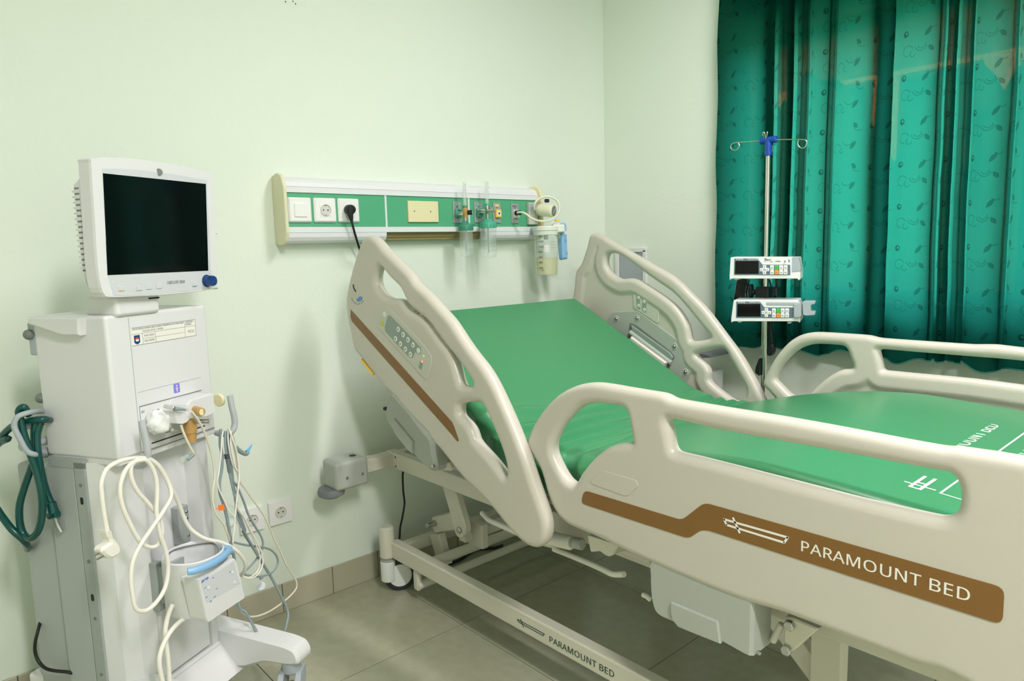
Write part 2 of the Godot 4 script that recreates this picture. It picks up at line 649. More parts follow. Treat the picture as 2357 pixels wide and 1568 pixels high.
func materials() -> void:
	grained(mat("wall", c8(228, 238, 223), 0.75), 0.05, 0.12, 3.0)
	mat("ceiling", c8(232, 234, 226), 0.8)
	mat("grout", c8(96, 100, 78), 0.8)
	mat("tile", c8(176, 176, 150), 0.16)
	mat("tile_b", c8(173, 174, 149), 0.17)
	mat("skirting", c8(180, 177, 153), 0.25)
	mat("joint", c8(110, 106, 84), 0.8)
	mat("ivory", c8(200, 196, 182), 0.32)
	mat("paint", c8(212, 210, 192), 0.35)
	mat("paint_white", c8(228, 226, 214), 0.4)
	mat("latch_grey", c8(172, 178, 168), 0.4)
	mat("dark_slot", c8(28, 32, 30), 0.6)
	mat("stripe", c8(128, 92, 42), 0.4)
	mat("print_white", c8(236, 236, 226), 0.5)
	mat("print_green", c8(34, 66, 46), 0.5)
	mat("print_grey", c8(120, 124, 120), 0.5)
	mat("print_black", c8(20, 24, 30), 0.5)
	mat("print_blue", c8(90, 140, 205), 0.5)
	mat("panel_grey", c8(196, 198, 182), 0.35)
	mat("pad_teal", c8(140, 158, 146), 0.4)
	mat("button_white", c8(222, 226, 214), 0.4)
	mat("button_yellow", c8(200, 200, 60), 0.4)
	mat("button_green", c8(60, 190, 70), 0.4)
	mat("button_orange", c8(245, 150, 50), 0.4)
	mat("steel", c8(190, 192, 190), 0.22, 1.0)
	mat("chrome", c8(215, 213, 205), 0.1, 1.0)
	mat("rubber", c8(38, 42, 46), 0.6)
	mat("grey_rubber", c8(120, 126, 128), 0.55)
	mat("vinyl", c8(66, 143, 95), 0.34)
	mat("plate_grey", c8(120, 122, 116), 0.5)
	mat("machine", c8(222, 224, 223), 0.4)
	mat("machine_side", c8(170, 177, 174), 0.42)
	mat("machine_strip", c8(160, 168, 165), 0.4)
	mat("bezel_grey", c8(206, 211, 212), 0.35)
	mat("screen", c8(5, 7, 7), 0.1, 0.0, 0.35)
	mat("hook_grey", c8(186, 191, 195), 0.38)
	mat("knob_blue", c8(22, 62, 122), 0.3)
	mat("sky_blue", c8(138, 186, 226), 0.3)
	mat("pump_white", c8(232, 233, 230), 0.4)
	mat("pump_slate", c8(98, 116, 130), 0.4)
	mat("pump_grey", c8(168, 178, 182), 0.4)
	mat("black_plastic", c8(22, 26, 32), 0.4)
	mat("hose_green", c8(6, 74, 68), 0.22)
	mat("hose_clear", c8(226, 228, 205), 0.25)
	mat("cable_white", c8(236, 234, 222), 0.4)
	mat("cable_grey", c8(140, 156, 158), 0.4)
	mat("cable_cream", c8(226, 222, 200), 0.4)
	mat("cable_black", c8(14, 18, 16), 0.45)
	mat("aluminium", c8(228, 230, 231), 0.42)
	mat("cream", c8(234, 226, 180), 0.42)
	mat("cap_cream", c8(222, 220, 186), 0.45)
	mat("board_green", c8(84, 172, 128), 0.45)
	mat("socket_white", c8(240, 241, 238), 0.35)
	mat("socket_inside", c8(214, 214, 204), 0.4)
	mat("outlet_metal", c8(176, 180, 180), 0.4, 0.3)
	mat("outlet_yellow", c8(250, 204, 70), 0.4)
	mat("outlet_white", c8(236, 238, 236), 0.4)
	mat("flow_green", c8(70, 170, 140), 0.35)
	mat("flow_dark_green", c8(60, 140, 112), 0.35)
	mat("amber", c8(190, 150, 88), 0.2)
	mat("amber_dark", c8(120, 86, 40), 0.25)
	mat("gauge_ivory", c8(226, 226, 196), 0.35)
	mat("gauge_black", c8(22, 34, 30), 0.25)
	mat("jar_lid", c8(226, 230, 218), 0.35)
	mat("filter_white", c8(238, 240, 236), 0.35)
	mat("orange_tag", c8(255, 128, 50), 0.5)
	mat("blue_clamp", c8(18, 70, 160), 0.3)
	mat("duct_brown", c8(150, 136, 88), 0.6)
	mat("frame_white", c8(226, 229, 226), 0.4)
	mat("window_metal", c8(160, 165, 160), 0.4)
	mat("bin_white", c8(228, 232, 226), 0.4)
	pane("clear", c8(225, 238, 228), 0.22)
	pane("clear_jar", c8(225, 238, 228), 0.18)
	pane("glass", c8(235, 242, 238), 0.05)
	pane("lens", c8(240, 245, 240), 0.06)
	var fl := mat("fluid", c8(214, 212, 160, 0.8), 0.3)
	fl.transparency = BaseMaterial3D.TRANSPARENCY_ALPHA
	for k in ["tile", "tile_b"]:
		var g := Gradient.new()
		g.set_color(0, M[k].albedo_color.darkened(0.035))
		g.set_color(1, M[k].albedo_color.lightened(0.03))
		M[k].albedo_texture = noise_tex(0.03, 256, false, 2.0, g)
		M[k].albedo_color = Color.WHITE
		M[k].uv1_triplanar = true
		M[k].uv1_world_triplanar = true
		M[k].uv1_scale = Vector3.ONE * 2.3
	for k in ["machine", "ivory", "paint"]:
		grained(M[k], 0.2, 0.05, 7.0)
	grained(M.vinyl, 0.35, 0.06, 9.0)
	var red := mat("led_red", c8(255, 120, 90), 0.4)
	red.emission_enabled = true
	red.emission = c8(255, 120, 90)
	red.emission_energy_multiplier = 1.6
	var gr := mat("led_green", c8(190, 230, 120), 0.4)
	gr.emission_enabled = true
	gr.emission = c8(170, 220, 90)
	gr.emission_energy_multiplier = 0.8

# ------------------------------------------------------------------ the room
func room() -> void:
	var W := 4.7
	var D := 4.6
	struct("wall_back", bx(-W - 0.15, 0.15, -0.05, 3.0, -0.15, 0.0, 0.0005, 1), M.wall)
	struct("wall_left", bx(-W - 0.15, -W, -0.05, 3.0, 0.0, D, 0.0005, 1), M.wall)
	struct("wall_front", bx(-W - 0.15, 0.15, -0.05, 3.0, D, D + 0.15, 0.0005, 1), M.wall)
	struct("ceiling", bx(-W - 0.15, 0.15, 2.9, 3.05, -0.15, D + 0.15, 0.0005, 1), M.ceiling)
	# the window wall, built round its opening
	var wr := MB.new()
	var z0 := 0.80
	var z1 := 2.75
	var y0 := 1.06
	var y1 := 2.14
	wr.rbox(Vector3(0.075, 1.425, z0 / 2), Vector3(0.15, 2.95, z0), 0.0005, 1)
	wr.rbox(Vector3(0.075, 1.425, (z1 + D) / 2), Vector3(0.15, 2.95, D - z1), 0.0005, 1)
	wr.rbox(Vector3(0.075, (y0 - 0.05) / 2, (z0 + z1) / 2), Vector3(0.15, y0 + 0.05, z1 - z0), 0.0005, 1)
	wr.rbox(Vector3(0.075, (y1 + 2.9) / 2, (z0 + z1) / 2), Vector3(0.15, 2.9 - y1, z1 - z0), 0.0005, 1)
	struct("wall_right", wr, M.wall)
	var win := Node3D.new()
	win.name = "window_1"
	win.set_meta("kind", "structure")
	add_child(win)
	for s in [[y0 + 0.025, 0.05, (z0 + z1) / 2, z1 - z0], [y1 - 0.025, 0.05, (z0 + z1) / 2, z1 - z0]]:
		obj("frame", box(Vector3(0.10, s[0], s[2]), Vector3(0.05, s[1], s[3] - 0.002), 0.002), M.window_metal, win)
	for z in [z0 + 0.026, (z0 + z1) / 2, z1 - 0.026]:
		obj("frame", bx(0.076, 0.124, y0 + 0.052, y1 - 0.052, z - 0.025, z + 0.025, 0.002), M.window_metal, win)
	for k in 2:
		var a := z0 + 0.052 + k * (z1 - z0) / 2 - k * 0.026
		obj("pane", bx(0.098, 0.102, y0 + 0.052, y1 - 0.052, a, a + (z1 - z0) / 2 - 0.079, 0.0005, 1), M.glass, win)
	# the floor: a bed of grout with single tiles
	var fl := struct("floor", bx(-W - 0.15, 0.15, -0.06, -0.0015, -0.15, D + 0.15, 0.0005, 1), M.grout)
	var s := 0.6185
	var kinds := []
	for q in 2:
		var b := MB.new()
		b.rbox(Vector3(0, -0.004, 0), Vector3(s - 0.003, 0.008, s - 0.003), 0.0008, 1)
		kinds.append(b.mesh())
	for i in range(-6, 3):
		for j in range(-1, 7):
			var cx := -1.403 + (i + 0.5) * s
			var cz := 0.534 + (j + 0.5) * s
			var xa := maxf(cx - s / 2, -W)
			var xb := minf(cx + s / 2, 0.0)
			var za := maxf(cz - s / 2, 0.0)
			var zb := minf(cz + s / 2, D)
			if xb - xa < 0.01 or zb - za < 0.01:
				continue
			var m: Material = M.tile if (i * 3 + j) % 2 == 0 else M.tile_b
			var o: MeshInstance3D
			if xb - xa > s - 0.001 and zb - za > s - 0.001:
				o = obj("tile", kinds[0], m, fl)
				o.position = Vector3(cx, 0, cz)
			else:
				o = obj("tile", bx(xa + 0.0015, xb - 0.0015, -0.008, 0.0, za + 0.0015, zb - 0.0015, 0.0008, 1), m, fl)
	# skirting tiles, one by one
	var bb := struct("baseboard_back", bx(-W, 0.0, 0.0, 0.104, 0.0, 0.004, 0.0005, 1), M.joint)
	var tb := box(Vector3.ZERO, Vector3(0.1975, 0.106, 0.009), 0.0015, 1).mesh()
	for k in range(-14, 9):
		var x := -1.816 + 0.2 * (k + 0.5)
		if x > -0.11 or x < -W + 0.1:
			continue
		var o := obj("tile", tb, M.skirting, bb)
		o.position = Vector3(x, 0.0535, 0.0055)
	obj("tile", bx(-0.214, -0.012, 0.0005, 0.1065, 0.001, 0.010, 0.0015, 1), M.skirting, bb)
	var br := struct("baseboard_right", bx(-0.004, 0.0, 0.0, 0.104, 0.011, D, 0.0005, 1), M.joint)
	for k in 15:
		var o := obj("tile", tb, M.skirting, br)
		o.rotation.y = PI / 2
		o.position = Vector3(-0.0055, 0.0535, 0.115 + 0.2 * k)

# ------------------------------------------------------------------ outside the window, seen only through the weave of the curtain
func outside() -> void:
	var g := bx(0.16, 14.0, -0.4, -0.2, -8.0, 12.0, 0.001, 1)
	struct("ground", g, mat("yard", c8(150, 140, 120), 0.9))
	var t := thing("neighbour_house", "sunlit orange house beyond the curtained window", "house", Vector3(7.5, -0.2, -2.0))
	obj("wall", bx(6.0, 9.0, -0.2, 1.9, -4.5, 0.4, 0.01, 1), mat("house_wall", c8(214, 200, 180), 0.8), t)
	obj("upper_wall", bx(6.0, 9.0, 1.9, 3.7, -4.5, 0.4, 0.01, 1), mat("house_orange", c8(224, 150, 84), 0.8), t)
	for k in 9:
		obj("roof_tile", box(Vector3(5.75 + k * 0.42, 3.76 + k * 0.16, -2.05), Vector3(0.5, 0.05, 5.3), 0.01, 1, Transform3D(Basis(), Vector3.ZERO)), mat("roof_clay", c8(150, 84, 58), 0.8), t)
	for z in [-3.4, -1.9, -0.8]:
		var w := obj("window", bx(5.95, 6.02, 2.0, 3.1, z, z + 0.8, 0.01, 1), mat("house_frame", c8(90, 70, 52), 0.6), t)
		obj("pane", bx(5.93, 5.96, 2.06, 3.04, z + 0.06, z + 0.74, 0.004, 1), mat("house_glass", c8(28, 34, 38), 0.1), w)
	for k in 5:
		var b := MB.new()
		var nz := FastNoiseLite.new()
		nz.seed = 40 + k
		nz.frequency = 5.0
		var c := Vector3(4.2 + 0.9 * (k % 2), 1.2, -2.7 + 0.92 * k)
		var p := PackedVector3Array()
		for j in 15:
			for i in 24:
				var a := TAU * i / 24
				var e := PI * j / 14 - PI / 2
				var d := Vector3(cos(e) * sin(a), sin(e), cos(e) * cos(a))
				p.append(c + d * Vector3(0.6, 1.5, 0.6) * (1.0 + 0.5 * nz.get_noise_3dv(d)))
		b.grid(p, 24, 15, true)
		var s := thing("garden_shrub", ["first", "second", "third", "fourth", "fifth"][k] + " dark green shrub outside the window counted from the back wall", "shrub", Vector3(c.x, -0.2, c.z), 0.0, "shrubs outside the window")
		obj("foliage", b, mat("shrub_leaf", c8(52, 84, 44), 0.8), s)
		obj("stem", rod(Vector3(c.x, -0.21, c.z), Vector3(c.x, 0.3, c.z), 0.03, 8), mat("shrub_stem", c8(84, 66, 48), 0.8), s)

# ------------------------------------------------------------------ the bed
const NX := -1.555      # outer face of the near rails
const HX := -1.595      # outer face of the near head rail
const MX := -1.0        # middle of the bed

func rail_shapes() -> Array:
	var head := smooth2(p2([0.3663, 1.3526, 0.3223, 1.3422, 0.2864, 1.3027, 0.2417, 1.2428, 0.2057, 1.1811, 0.1892, 1.1404, 0.186, 1.0999, 0.1948, 1.0597, 0.2076, 1.0162, 0.2215, 0.9708, 0.244, 0.9507, 0.295, 0.9235, 0.3594, 0.883, 0.4158, 0.8517, 0.4617, 0.8368, 0.5183, 0.8035, 0.5891, 0.7685, 0.6552, 0.7399, 0.6714, 0.7198, 0.7053, 0.7066, 0.7662, 0.6705, 0.8248, 0.6356, 0.8819, 0.6135, 0.9366, 0.5884, 0.9977, 0.5533, 1.0398, 0.5295, 1.0811, 0.5165, 1.1136, 0.5166, 1.1393, 0.5292, 1.1579, 0.552, 1.165, 0.5835, 1.1597, 0.613, 1.1415, 0.6504, 1.1156, 0.7005, 1.0918, 0.7506, 1.0682, 0.7924, 1.0371, 0.8437, 0.9995, 0.8981, 0.9667, 0.9415, 0.9285, 0.9801, 0.8843, 1.0127, 0.839, 1.0504, 0.7879, 1.0981, 0.7342, 1.1332, 0.6787, 1.1701, 0.615, 1.2019, 0.5942, 1.2252, 0.5444, 1.2538, 0.4964, 1.28, 0.446, 1.3104, 0.4066, 1.3379]), 2)
	var top_hole := smooth2(p2([0.4177, 1.2537, 0.3932, 1.2278, 0.3879, 1.2004, 0.4015, 1.1787, 0.4354, 1.1579, 0.4748, 1.1498, 0.5177, 1.1506, 0.542, 1.1417, 0.563, 1.1255, 0.5932, 1.1127, 0.6352, 1.1007, 0.6795, 1.0779, 0.7279, 1.0399, 0.7692, 1.0099, 0.7917, 0.9826, 0.8058, 0.9534, 0.8169, 0.9241, 0.831, 0.9124, 0.8697, 0.9174, 0.8815, 0.9261, 0.8709, 0.9398, 0.8436, 0.9637, 0.8063, 0.9932, 0.7629, 1.023, 0.7186, 1.0567, 0.6781, 1.0885, 0.6411, 1.1055, 0.6052, 1.1197, 0.5765, 1.1346, 0.5574, 1.1566, 0.5382, 1.1809, 0.5179, 1.1948, 0.4806, 1.214, 0.4479, 1.237]), 2)
	var low_hole := smooth2(p2([0.823, 0.8604, 0.8091, 0.8428, 0.811, 0.8245, 0.835, 0.8129, 0.8584, 0.7984, 0.8717, 0.7793, 0.8803, 0.7625, 0.9166, 0.7422, 0.952, 0.7224, 0.9822, 0.702, 0.999, 0.6862, 1.0094, 0.6874, 1.0144, 0.7033, 1.0111, 0.726, 0.9994, 0.7558, 0.9817, 0.7876, 0.961, 0.8192, 0.9384, 0.8509, 0.923, 0.871, 0.905, 0.8767, 0.8672, 0.8712]), 2)
	var foot := p2([1.0441, 0.7598, 1.0556, 0.7961, 1.0806, 0.839, 1.1212, 0.8861, 1.171, 0.9285, 1.2241, 0.9566, 1.271, 0.9707, 1.3159, 0.9758, 1.3878, 0.9753, 1.4613, 0.9751, 1.4962, 0.9745, 1.5161, 0.9677, 1.5465, 0.9664, 1.6549, 0.9661, 1.7698, 0.9666, 1.8718, 0.9654, 1.9664, 0.9632, 2.0386, 0.9623, 2.0571, 0.9652, 2.0811, 0.9661, 2.1481, 0.967])
	var endz := foot[foot.size() - 1].x
	var endy := foot[foot.size() - 1].y
	foot.append_array(PackedVector2Array([Vector2(endz + 0.06, endy - 0.008), Vector2(endz + 0.15, endy - 0.05), Vector2(endz + 0.19, endy - 0.13), Vector2(endz + 0.20, endy - 0.25), Vector2(endz + 0.19, endy - 0.42), Vector2(endz + 0.15, endy - 0.475), Vector2(endz + 0.08, endy - 0.50)]))
	foot.append_array(p2([2.0981, 0.5764, 2.0209, 0.5768, 1.9542, 0.5771, 1.8656, 0.5775, 1.7806, 0.5779, 1.6872, 0.5698, 1.5838, 0.5708, 1.4687, 0.576, 1.3934, 0.5801, 1.3334, 0.5863, 1.2845, 0.5893, 1.2335, 0.5913, 1.1988, 0.5939, 1.1649, 0.6078, 1.1371, 0.6379, 1.1189, 0.6782, 1.1037, 0.7159, 1.0813, 0.7407, 1.0617, 0.758]))
	foot = smooth2(foot, 2)
	var fh := smooth2(p2([1.1479, 0.792, 1.1604, 0.8173, 1.1764, 0.8412, 1.2037, 0.871, 1.2376, 0.9012, 1.2666, 0.9176, 1.3016, 0.9265, 1.342, 0.9283, 1.3747, 0.9291, 1.3925, 0.9216, 1.3999, 0.8983, 1.4048, 0.8737, 1.4097, 0.85, 1.3868, 0.8436, 1.3542, 0.8332, 1.3273, 0.8184, 1.2996, 0.7967, 1.2711, 0.7689, 1.2453, 0.7371, 1.2308, 0.7131, 1.2173, 0.7065, 1.1963, 0.7129, 1.1775, 0.7304, 1.1587, 0.755, 1.1482, 0.773]), 2)
	var fl := smooth2(p2([1.5054, 0.9218, 1.5791, 0.9199, 1.6556, 0.9187, 1.749, 0.9192, 1.8337, 0.9204, 1.911, 0.9208, 1.9818, 0.9211, 2.0278, 0.9215, 2.0467, 0.9228, 2.0581, 0.9182, 2.0656, 0.9034, 2.0679, 0.886, 2.0665, 0.8658, 2.0594, 0.8533, 2.0457, 0.8452, 2.0184, 0.8436, 1.9678, 0.843, 1.9138, 0.8423, 1.836, 0.8441, 1.7506, 0.8461, 1.6566, 0.8482, 1.5797, 0.8495, 1.5333, 0.8495, 1.5204, 0.8527, 1.5146, 0.8691, 1.51, 0.895]), 2)
	var far := smooth2(p2([0.3301, 1.3561, 0.3087, 1.3426, 0.2974, 1.307, 0.2787, 1.2658, 0.256, 1.221, 0.2282, 1.1949, 0.2186, 1.1622, 0.2132, 1.1183, 0.2016, 1.0685, 0.1959, 1.0184, 0.2174, 0.9585, 0.3684, 0.8492, 0.6321, 0.7094, 0.8671, 0.614, 1.0518, 0.5795, 1.1156, 0.5867, 1.1671, 0.6233, 1.1705, 0.6776, 1.1413, 0.7291, 1.1117, 0.7812, 1.0719, 0.8441, 1.0315, 0.8989, 0.9854, 0.9498, 0.9383, 1.0027, 0.8902, 1.054, 0.8357, 1.0996, 0.7853, 1.1423, 0.7396, 1.1735, 0.6692, 1.2059, 0.5963, 1.2403, 0.5463, 1.2627, 0.495, 1.2875, 0.4755, 1.2955, 0.4226, 1.3222, 0.3684, 1.3496]), 2)
	var far_top := smooth2(p2([0.4083, 1.2591, 0.3998, 1.2322, 0.4042, 1.2062, 0.4277, 1.1804, 0.4643, 1.1612, 0.494, 1.1565, 0.5329, 1.1611, 0.5741, 1.1531, 0.6268, 1.1277, 0.693, 1.0951, 0.7515, 1.0584, 0.7916, 1.017, 0.8172, 0.973, 0.8247, 0.9329, 0.837, 0.9204, 0.8807, 0.9278, 0.9154, 0.9399, 0.9126, 0.9513, 0.8802, 0.9805, 0.8418, 1.0188, 0.7857, 1.0732, 0.734, 1.1133, 0.6692, 1.1483, 0.6023, 1.1869, 0.546, 1.2216, 0.4882, 1.2522, 0.4421, 1.267]), 2)
	var far_low := smooth2(p2([0.8512, 0.8729, 0.865, 0.8575, 0.8978, 0.8347, 0.9152, 0.8058, 0.9118, 0.7793, 0.928, 0.7614, 0.9729, 0.7353, 1.0168, 0.7143, 1.0395, 0.7139, 1.0593, 0.7241, 1.0687, 0.7474, 1.0623, 0.7748, 1.0328, 0.8215, 0.9993, 0.8707, 0.9732, 0.9052, 0.9079, 0.8933]), 2)
	var ffo := p2([1.1434, 0.7992, 1.1518, 0.8211, 1.1727, 0.8659, 1.1986, 0.9083, 1.2344, 0.9508, 1.2697, 0.9765, 1.3045, 0.9889, 1.3436, 0.9941, 1.4192, 0.9952, 1.4913, 0.9954, 1.5132, 0.9929, 1.5349, 0.9891, 1.6342, 0.9889, 1.7856, 0.9898, 1.9096, 0.9907])
	ffo.append_array(PackedVector2Array([Vector2(endz + 0.02, 0.925), Vector2(endz + 0.12, 0.89), Vector2(endz + 0.16, 0.80), Vector2(endz + 0.165, 0.66), Vector2(endz + 0.13, 0.48), Vector2(endz, 0.46)]))
	ffo.append_array(p2([1.6536, 0.5383, 1.3871, 0.5195, 1.2647, 0.5748, 1.2202, 0.67, 1.1972, 0.7363, 1.1794, 0.7571, 1.1638, 0.7716, 1.1482, 0.7842]))
	ffo = smooth2(ffo, 2)
	var fg := smooth2(p2([1.1932, 0.8158, 1.2001, 0.8412, 1.2154, 0.8694, 1.2458, 0.9078, 1.2759, 0.9325, 1.3057, 0.9469, 1.3399, 0.9542, 1.4019, 0.956, 1.4261, 0.9534, 1.4371, 0.9393, 1.4472, 0.9129, 1.4559, 0.8846, 1.4231, 0.8772, 1.3908, 0.8592, 1.3582, 0.831, 1.3297, 0.8003, 1.308, 0.775, 1.2829, 0.765, 1.2546, 0.7666, 1.2334, 0.7799, 1.2074, 0.8031]), 2)
	var fk := p2([1.5473, 0.8897, 1.5411, 0.9178, 1.5322, 0.9479, 1.5384, 0.954, 1.6357, 0.9539, 1.7874, 0.9545, 1.9116, 0.9543])
	var kz := fk[fk.size() - 1]
	var fe := p2([1.9154, 0.8871, 1.7906, 0.8908, 1.6385, 0.8888, 1.5559, 0.8883])
	var hz := p2([2.0665, 0.8964])[0].x
	fk.append_array(PackedVector2Array([Vector2(hz - 0.03, kz.y - 0.01), Vector2(hz, kz.y - 0.04), Vector2(hz - 0.02, fe[0].y - 0.005)]) if hz > kz.x + 0.06 else PackedVector2Array())
	fk.append_array(fe)
	fk = smooth2(fk, 2)
	return [head, [top_hole, low_hole], foot, [fh, fl], far, [far_top, far_low], ffo, [fg, fk]]

func bed() -> void:
	var t := thing("hospital_bed", "ivory hospital bed with raised backrest, four moulded side rails and brown stripes", "bed", Vector3(MX, 0, 1.2))
	var rs := rail_shapes()
	var hm := moulded(rs[0], rs[1], 0.0225, 0.0195, 0.009, -1.5725)
	var fm := moulded(rs[2], rs[3], 0.0225, 0.0195, 0.009, -1.5325)
	var hr := obj("head_rail", hm, M.ivory, t, "near head side rail with control panel and brown stripe")
	var fr := obj("foot_rail", fm, M.ivory, t, "near foot side rail with long brown lettered stripe")
	var hr2 := obj("head_rail", moulded(rs[4], rs[5], 0.0225, 0.0195, 0.008, 0.4475 * -1.0, -1.0), M.ivory, t, "far head side rail with riveted hinge plate")
	obj("foot_rail", moulded(rs[6], rs[7], 0.0225, 0.0195, 0.009, -0.4675, -1.0), M.ivory, t, "far foot side rail along the window side")
	head_rail_details(hr)
	foot_rail_details(fr)
	far_rail_details(hr2)
	base_frame(t)
	upper_frame(t)

func head_rail_details(hr: Node3D) -> void:
	var face := Transform3D(XL, Vector3(HX, 0, 0))
	obj("stripe", plate(p2([0.2281, 1.1041, 0.2459, 1.0948, 0.7856, 0.8021, 0.7949, 0.7893, 0.8148, 0.7535, 0.8095, 0.7487, 0.7901, 0.7602, 0.231, 1.065, 0.224, 1.0806]), face, 0.0012), M.stripe, hr, "brown stripe")
	var pn := obj("control_panel", plate(rounded(p2([0.4251, 1.123, 0.4692, 1.1245, 0.6202, 1.042, 0.6753, 1.0072, 0.6988, 0.9856, 0.6973, 0.9653, 0.6716, 0.9134, 0.662, 0.9122, 0.5211, 0.9897, 0.3998, 1.0552, 0.396, 1.075]), 0.012), face, 0.0022, 0.001), M.panel_grey, hr)
	var pf := Transform3D(XL, Vector3(HX - 0.0022, 0, 0))
	obj("keypad", plate(rounded(p2([0.4683, 1.097, 0.4828, 1.0978, 0.6468, 1.0087, 0.6421, 0.9896, 0.6322, 0.9878, 0.6131, 0.9944, 0.5981, 0.9723, 0.5814, 0.9725, 0.4471, 1.0447, 0.4454, 1.0584]), 0.006), pf, 0.0006), M.pad_teal, hr)
	var bl := [0.5263, 1.0564, 0.553, 1.0417, 0.579, 1.0275, 0.6053, 1.0136, 0.6326, 0.9986, 0.5085, 1.0254, 0.5349, 1.0111, 0.5619, 0.9967, 0.5881, 0.9828]
	for i in range(0, bl.size(), 2):
		obj("button", rod(Vector3(HX - 0.0024, bl[i + 1], bl[i]), Vector3(HX - 0.0046, bl[i + 1], bl[i]), 0.0088, 18, 0.0008), M.button_white, hr)
		if i != 8:
			obj("arrow", plate(PackedVector2Array([Vector2(-0.003, -0.003), Vector2(0.003, -0.001), Vector2(0.001, 0.004)]), Transform3D(XL, Vector3(HX - 0.0046, bl[i + 1], bl[i])), 0.0005), M.print_green, hr)
	var b2 := [0.4484, 1.0999, 0.4315, 1.0694, 0.6589, 0.9847, 0.6489, 0.9662]
	obj("button", rod(Vector3(HX - 0.002, b2[1], b2[0]), Vector3(HX - 0.0045, b2[1], b2[0]), 0.0085, 18, 0.0008), M.button_white, hr)
	obj("button", rod(Vector3(HX - 0.002, b2[3], b2[2]), Vector3(HX - 0.0045, b2[3], b2[2]), 0.0085, 18, 0.0008), M.button_yellow, hr, "yellow button")
	obj("indicator_light", rod(Vector3(HX - 0.002, b2[5], b2[4]), Vector3(HX - 0.0035, b2[5], b2[4]), 0.0024, 12), M.led_green, hr)
	obj("indicator_light", rod(Vector3(HX - 0.002, b2[7], b2[6]), Vector3(HX - 0.0038, b2[7], b2[6]), 0.0034, 12), M.led_red, hr, "glowing red indicator light")
	obj("label_patch", plate(p2([0.6387, 0.9669, 0.6529, 0.9628, 0.6432, 0.9402, 0.6274, 0.947]), pf, 0.0005), M.pad_teal, hr)
	# the angle gauge
	obj("gauge_plate", plate(rounded(p2([0.2522, 1.2027, 0.2776, 1.1762, 0.2728, 1.1576, 0.2175, 1.1515, 0.2355, 1.1823]), 0.004), face, 0.0008), M.panel_grey, hr)
	obj("gauge_needle", cord([-1.597, 1.1915, 0.2574, -1.597, 1.1787, 0.2602, -1.597, 1.1676, 0.2718], 0.0018, 4, 6), M.print_black, hr)
	obj("gauge_dial", plate(p2([0.2709, 1.1404, 0.2947, 1.1526, 0.3111, 1.1503, 0.3072, 1.1403, 0.2899, 1.134, 0.2731, 1.1348]), face, 0.0008), M.print_blue, hr)
	var tk := [0.2397, 1.1429, 0.2448, 1.1366, 0.2528, 1.1311, 0.2623, 1.1272, 0.2748, 1.1249, 0.2891, 1.1269, 0.3034, 1.1303, 0.3137, 1.1363]
	for i in range(0, tk.size(), 2):
		obj("gauge_mark", box(Vector3(HX - 0.0004, tk[i + 1], tk[i]), Vector3(0.001, 0.006, 0.003), 0.0002, 1), M.print_grey, hr)
	# warning sticker on the lower edge
	obj("sticker", plate(p2([0.2711, 0.9371, 0.282, 0.9338, 0.3497, 0.8948, 0.3437, 0.8884, 0.3305, 0.8926, 0.2757, 0.9274]), Transform3D(XL, Vector3(-1.57, 0, 0)), 0.022), M.outlet_yellow, hr, "yellow warning sticker")

func strokes(called: String, parent: Node, m: Material, face: Transform3D, lines: Array, wide: float, thick := 0.0007) -> void:
	# flat printed lines: [x0, y0, x1, y1] in the plane of the face
	var g := MB.new()
	for s: Array in lines:
		var a := Vector2(s[0], s[1])
		var b := Vector2(s[2], s[3])
		var d := (b - a).normalized() * wide * 0.5
		var nn := Vector2(-d.y, d.x)
		g.prism(PackedVector2Array([a - nn - d * 0.5, b - nn + d * 0.5, b + nn + d * 0.5, a + nn - d * 0.5]), face, thick)
	obj(called, g, m, parent)

